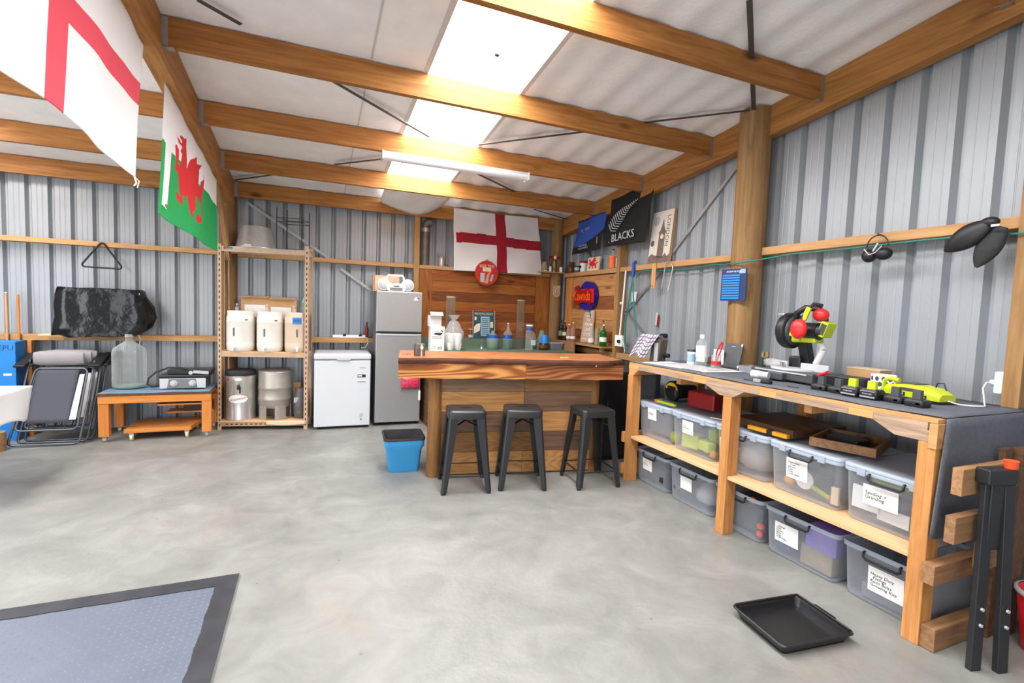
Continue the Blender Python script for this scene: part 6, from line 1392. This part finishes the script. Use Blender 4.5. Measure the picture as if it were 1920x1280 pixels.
b = B(); b.tube([(.33, -.11, .02), (.35, -.12, -.02), (.335, -.115, -.10), (.33, -.11, -.13)], .003, 5); obj('tie_string', b, 'wrap', t)
b = B(); b.bx(-.50, -.40, -.05, .08, -.001, .012); obj('card_edge', b, 'card_pale', t)
# pool triangle hanging on the upper girt
t = thing('pool_triangle', 'black pool ball triangle hanging from the upper girt', 'triangle', (-2.03, 6.372, 0))
pts = []
for (cx_, cz_), a0 in (((0, 1.965), PI/2), ((-.145, 1.755), PI*7/6), ((.14, 1.75), -PI/6)):
    for k in range(-4, 5): a = a0+k*PI/12; pts.append((cx_+.022*math.cos(a), 0, cz_+.022*math.sin(a)))
b = B(); b.tube(pts, .009, 8, True); obj('frame', b, 'black_plastic', t)
# broom handles and blue carton
for x, z, lb in ((-2.785, 1.43, 'pale broom handle with a white tip standing behind the blue carton'), (-2.695, 1.42, 'darker broom handle standing beside the edge of the blue carton')):
    t = thing('broom_handle', lb, 'broom handle', (x, 6.36, 0)); b = B(); b.cyl((0, -.012, 0), (-.015, 0.008, z), .011, 10); obj('stick', b, 'handle_wood' if x < -2.75 else 'orange_wood_z', t)
    if x < -2.75: b = B(); b.cyl((-.015, .008, z), (-.0152, .0085, z+.012), .012, 10, .006); obj('tip', b, 'white_plastic', t)
t = thing('blue_carton', 'tall bright blue carton with a white sticker behind the draped table', 'box', (-2.90, 6.13, 0))
b = B(); b.bx(-.27, .262, 0, .20, 0, .968); bd = obj('carton', b, 'bright_blue', t, .003); b = B(); b.bx(.17, .23, -.001, 0, .64, .66); obj('sticker', b, 'paper', bd)
text('print_lettering', 'EPU', .07, 'navy', bd, BACK(.19, -.0008, .905))
block('narrow_plank', 'narrow brown plank standing against the blue carton', 'plank', (-2.617, 6.352, .484), (.036, .05, .968), 'orange_wood_z', 0, .002)
# folded reclining chairs leaning on the wall
def recliner(name, label, off, pillow_m, dx=0, front=True):
    t = thing(name, label, 'chair', (dx, off, 0), 0, 'folded recliner chairs')
    Y = lambda x, z, d=0: (x, 5.83+.35*z+d, z+.012)
    def loop(pts, r, nm, closed=False, d=0, m='chair_tube'):
        # round the corners of the polyline
        P = [Vector(Y(x, z, d)) for x, z in pts]; out = []; N = len(P)
        for i, p in enumerate(P):
            if not closed and i in (0, N-1): out.append(p); continue
            a, c = P[i-1], P[(i+1) % N]; da = (a-p); dc = (c-p); k = min(.045, da.length*.45, dc.length*.45); p0 = p+da.normalized()*k; p2 = p+dc.normalized()*k
            for q in (0, .25, .5, .75, 1): out.append(p0*(1-q)**2+p*2*q*(1-q)+p2*q*q)
        b = B(); b.tube(out, r, 8, closed); return obj(nm, b, m, t)
    loop([(-2.52, .52), (-2.59, .012), (-2.062, .0), (-2.03, .42), (-2.02, .77)], .011, 'base_frame')
    loop([(-2.457, .705), (-2.545, .14), (-2.085, .135), (-2.058, .70)], .010, 'seat_frame', True, -.022)
    loop([(-2.53, .78), (-2.56, .3)], .010, 'side_tube', False, .03)
    b = B(); b.grid(lambda u, v: Y((-2.452*(1-u)-2.125*u)*(1-v)+(-2.472*(1-u)-2.15*u)*v, .695-.495*v, -.018+.012*math.sin(PI*v)), 8, 12); o = obj('sling', b, 'mesh_fabric', t); o.modifiers.new('t', 'SOLIDIFY').thickness = .004
    for x in (-2.44, -2.31, -2.18):
        b = B(); b.cyl(Y(x, .20, -.018), Y(x-.008, .145, -.02), .005, 6); obj('lacing', b, 'black_rubber', t)
    b = B(); b.prism([(-2.112, .685), (-2.075, .685), (-2.10, .24), (-2.152, .24)], frame((0, 5.80, .012), (1, 0, 0), (0, .35, 1)), .003)
    q = obj('white_strip', b, 'white_plastic', t)
    b = B(); R = []
    for i in range(9):
        u = i/8; x = -2.49+.385*u; e = .35+.65*min(1, math.sin(PI*min(max(u, .03), .97))*2.2)
        c = Vector(Y(x+.01, .80, -.035)); R.append([c+Vector((0, .04*e*math.cos(2*PI*k/12), .073*e**.3*math.sin(2*PI*k/12))) for k in range(12)])
    b.loft(R); obj('headrest_pillow', b, pillow_m, t)
    for x0, x1 in ((-2.615, -2.53), (-2.05, -1.955)):
        b = B(); b.box(Vector(Y((x0+x1)/2, .775, .06)), (abs(x1-x0), .30, .022), Matrix.Rotation(.34, 3, 'X')); obj('armrest', b, 'black_plastic', t, .006)
    return t
recliner('folded_recliner', 'folded charcoal recliner chair with grey pillow closest to the draped table', 0, 'pillow_grey')
recliner('folded_recliner', 'folded recliner chair sandwiched behind the charcoal one, its grey pillow showing', .09, 'pillow_grey', .03)
recliner('folded_recliner', 'rearmost folded recliner chair of the stack against the steel wall', .17, 'pillow_grey', .05)
# table with white cloth at the left
t = thing('draped_table', 'timber table under a hanging white sheet beside the folded recliners', 'table', (-3.02, 4.98, 0))
b = B(); b.bx(-.65, .88, -.75, .05, .66, .69); obj('table_top', b, 'pallet_wood', t)
for x in (-.6, .40):
    for y in (-.7, -.05):
        b = B(); b.bx(x, x+.07, y, y+.07, 0, .66); obj('leg', b, 'pallet_wood', t)
def sheetf(u, v):
    # front side of the sheet: hangs off the table edge towards the room
    y = -.80+.88*u; 
    if v < .5: return (-.66+(.925+.66)*(v/.5), y, .697+.002*math.sin(u*9))
    k = (v-.5)/.5; drop = .22+.12*(1-u)+.05*math.sin(u*8); return (.925+.03*math.sin(u*11)*k+.015, y-.02*k, .697-drop*k)
b = B(); b.grid(sheetf, 24, 24); o = obj('white_sheet', b, 'cloth_white', t); o.modifiers.new('t', 'SOLIDIFY').thickness = .002
t = thing('firewood_block', 'short round timber log standing on the floor under the draped table', 'log', (-2.66, 5.77, 0)); b = B(); b.lathe([(.09, 0), (.092, .1), (.088, .17)], n=16); obj('log', b, 'pallet_wood', t)
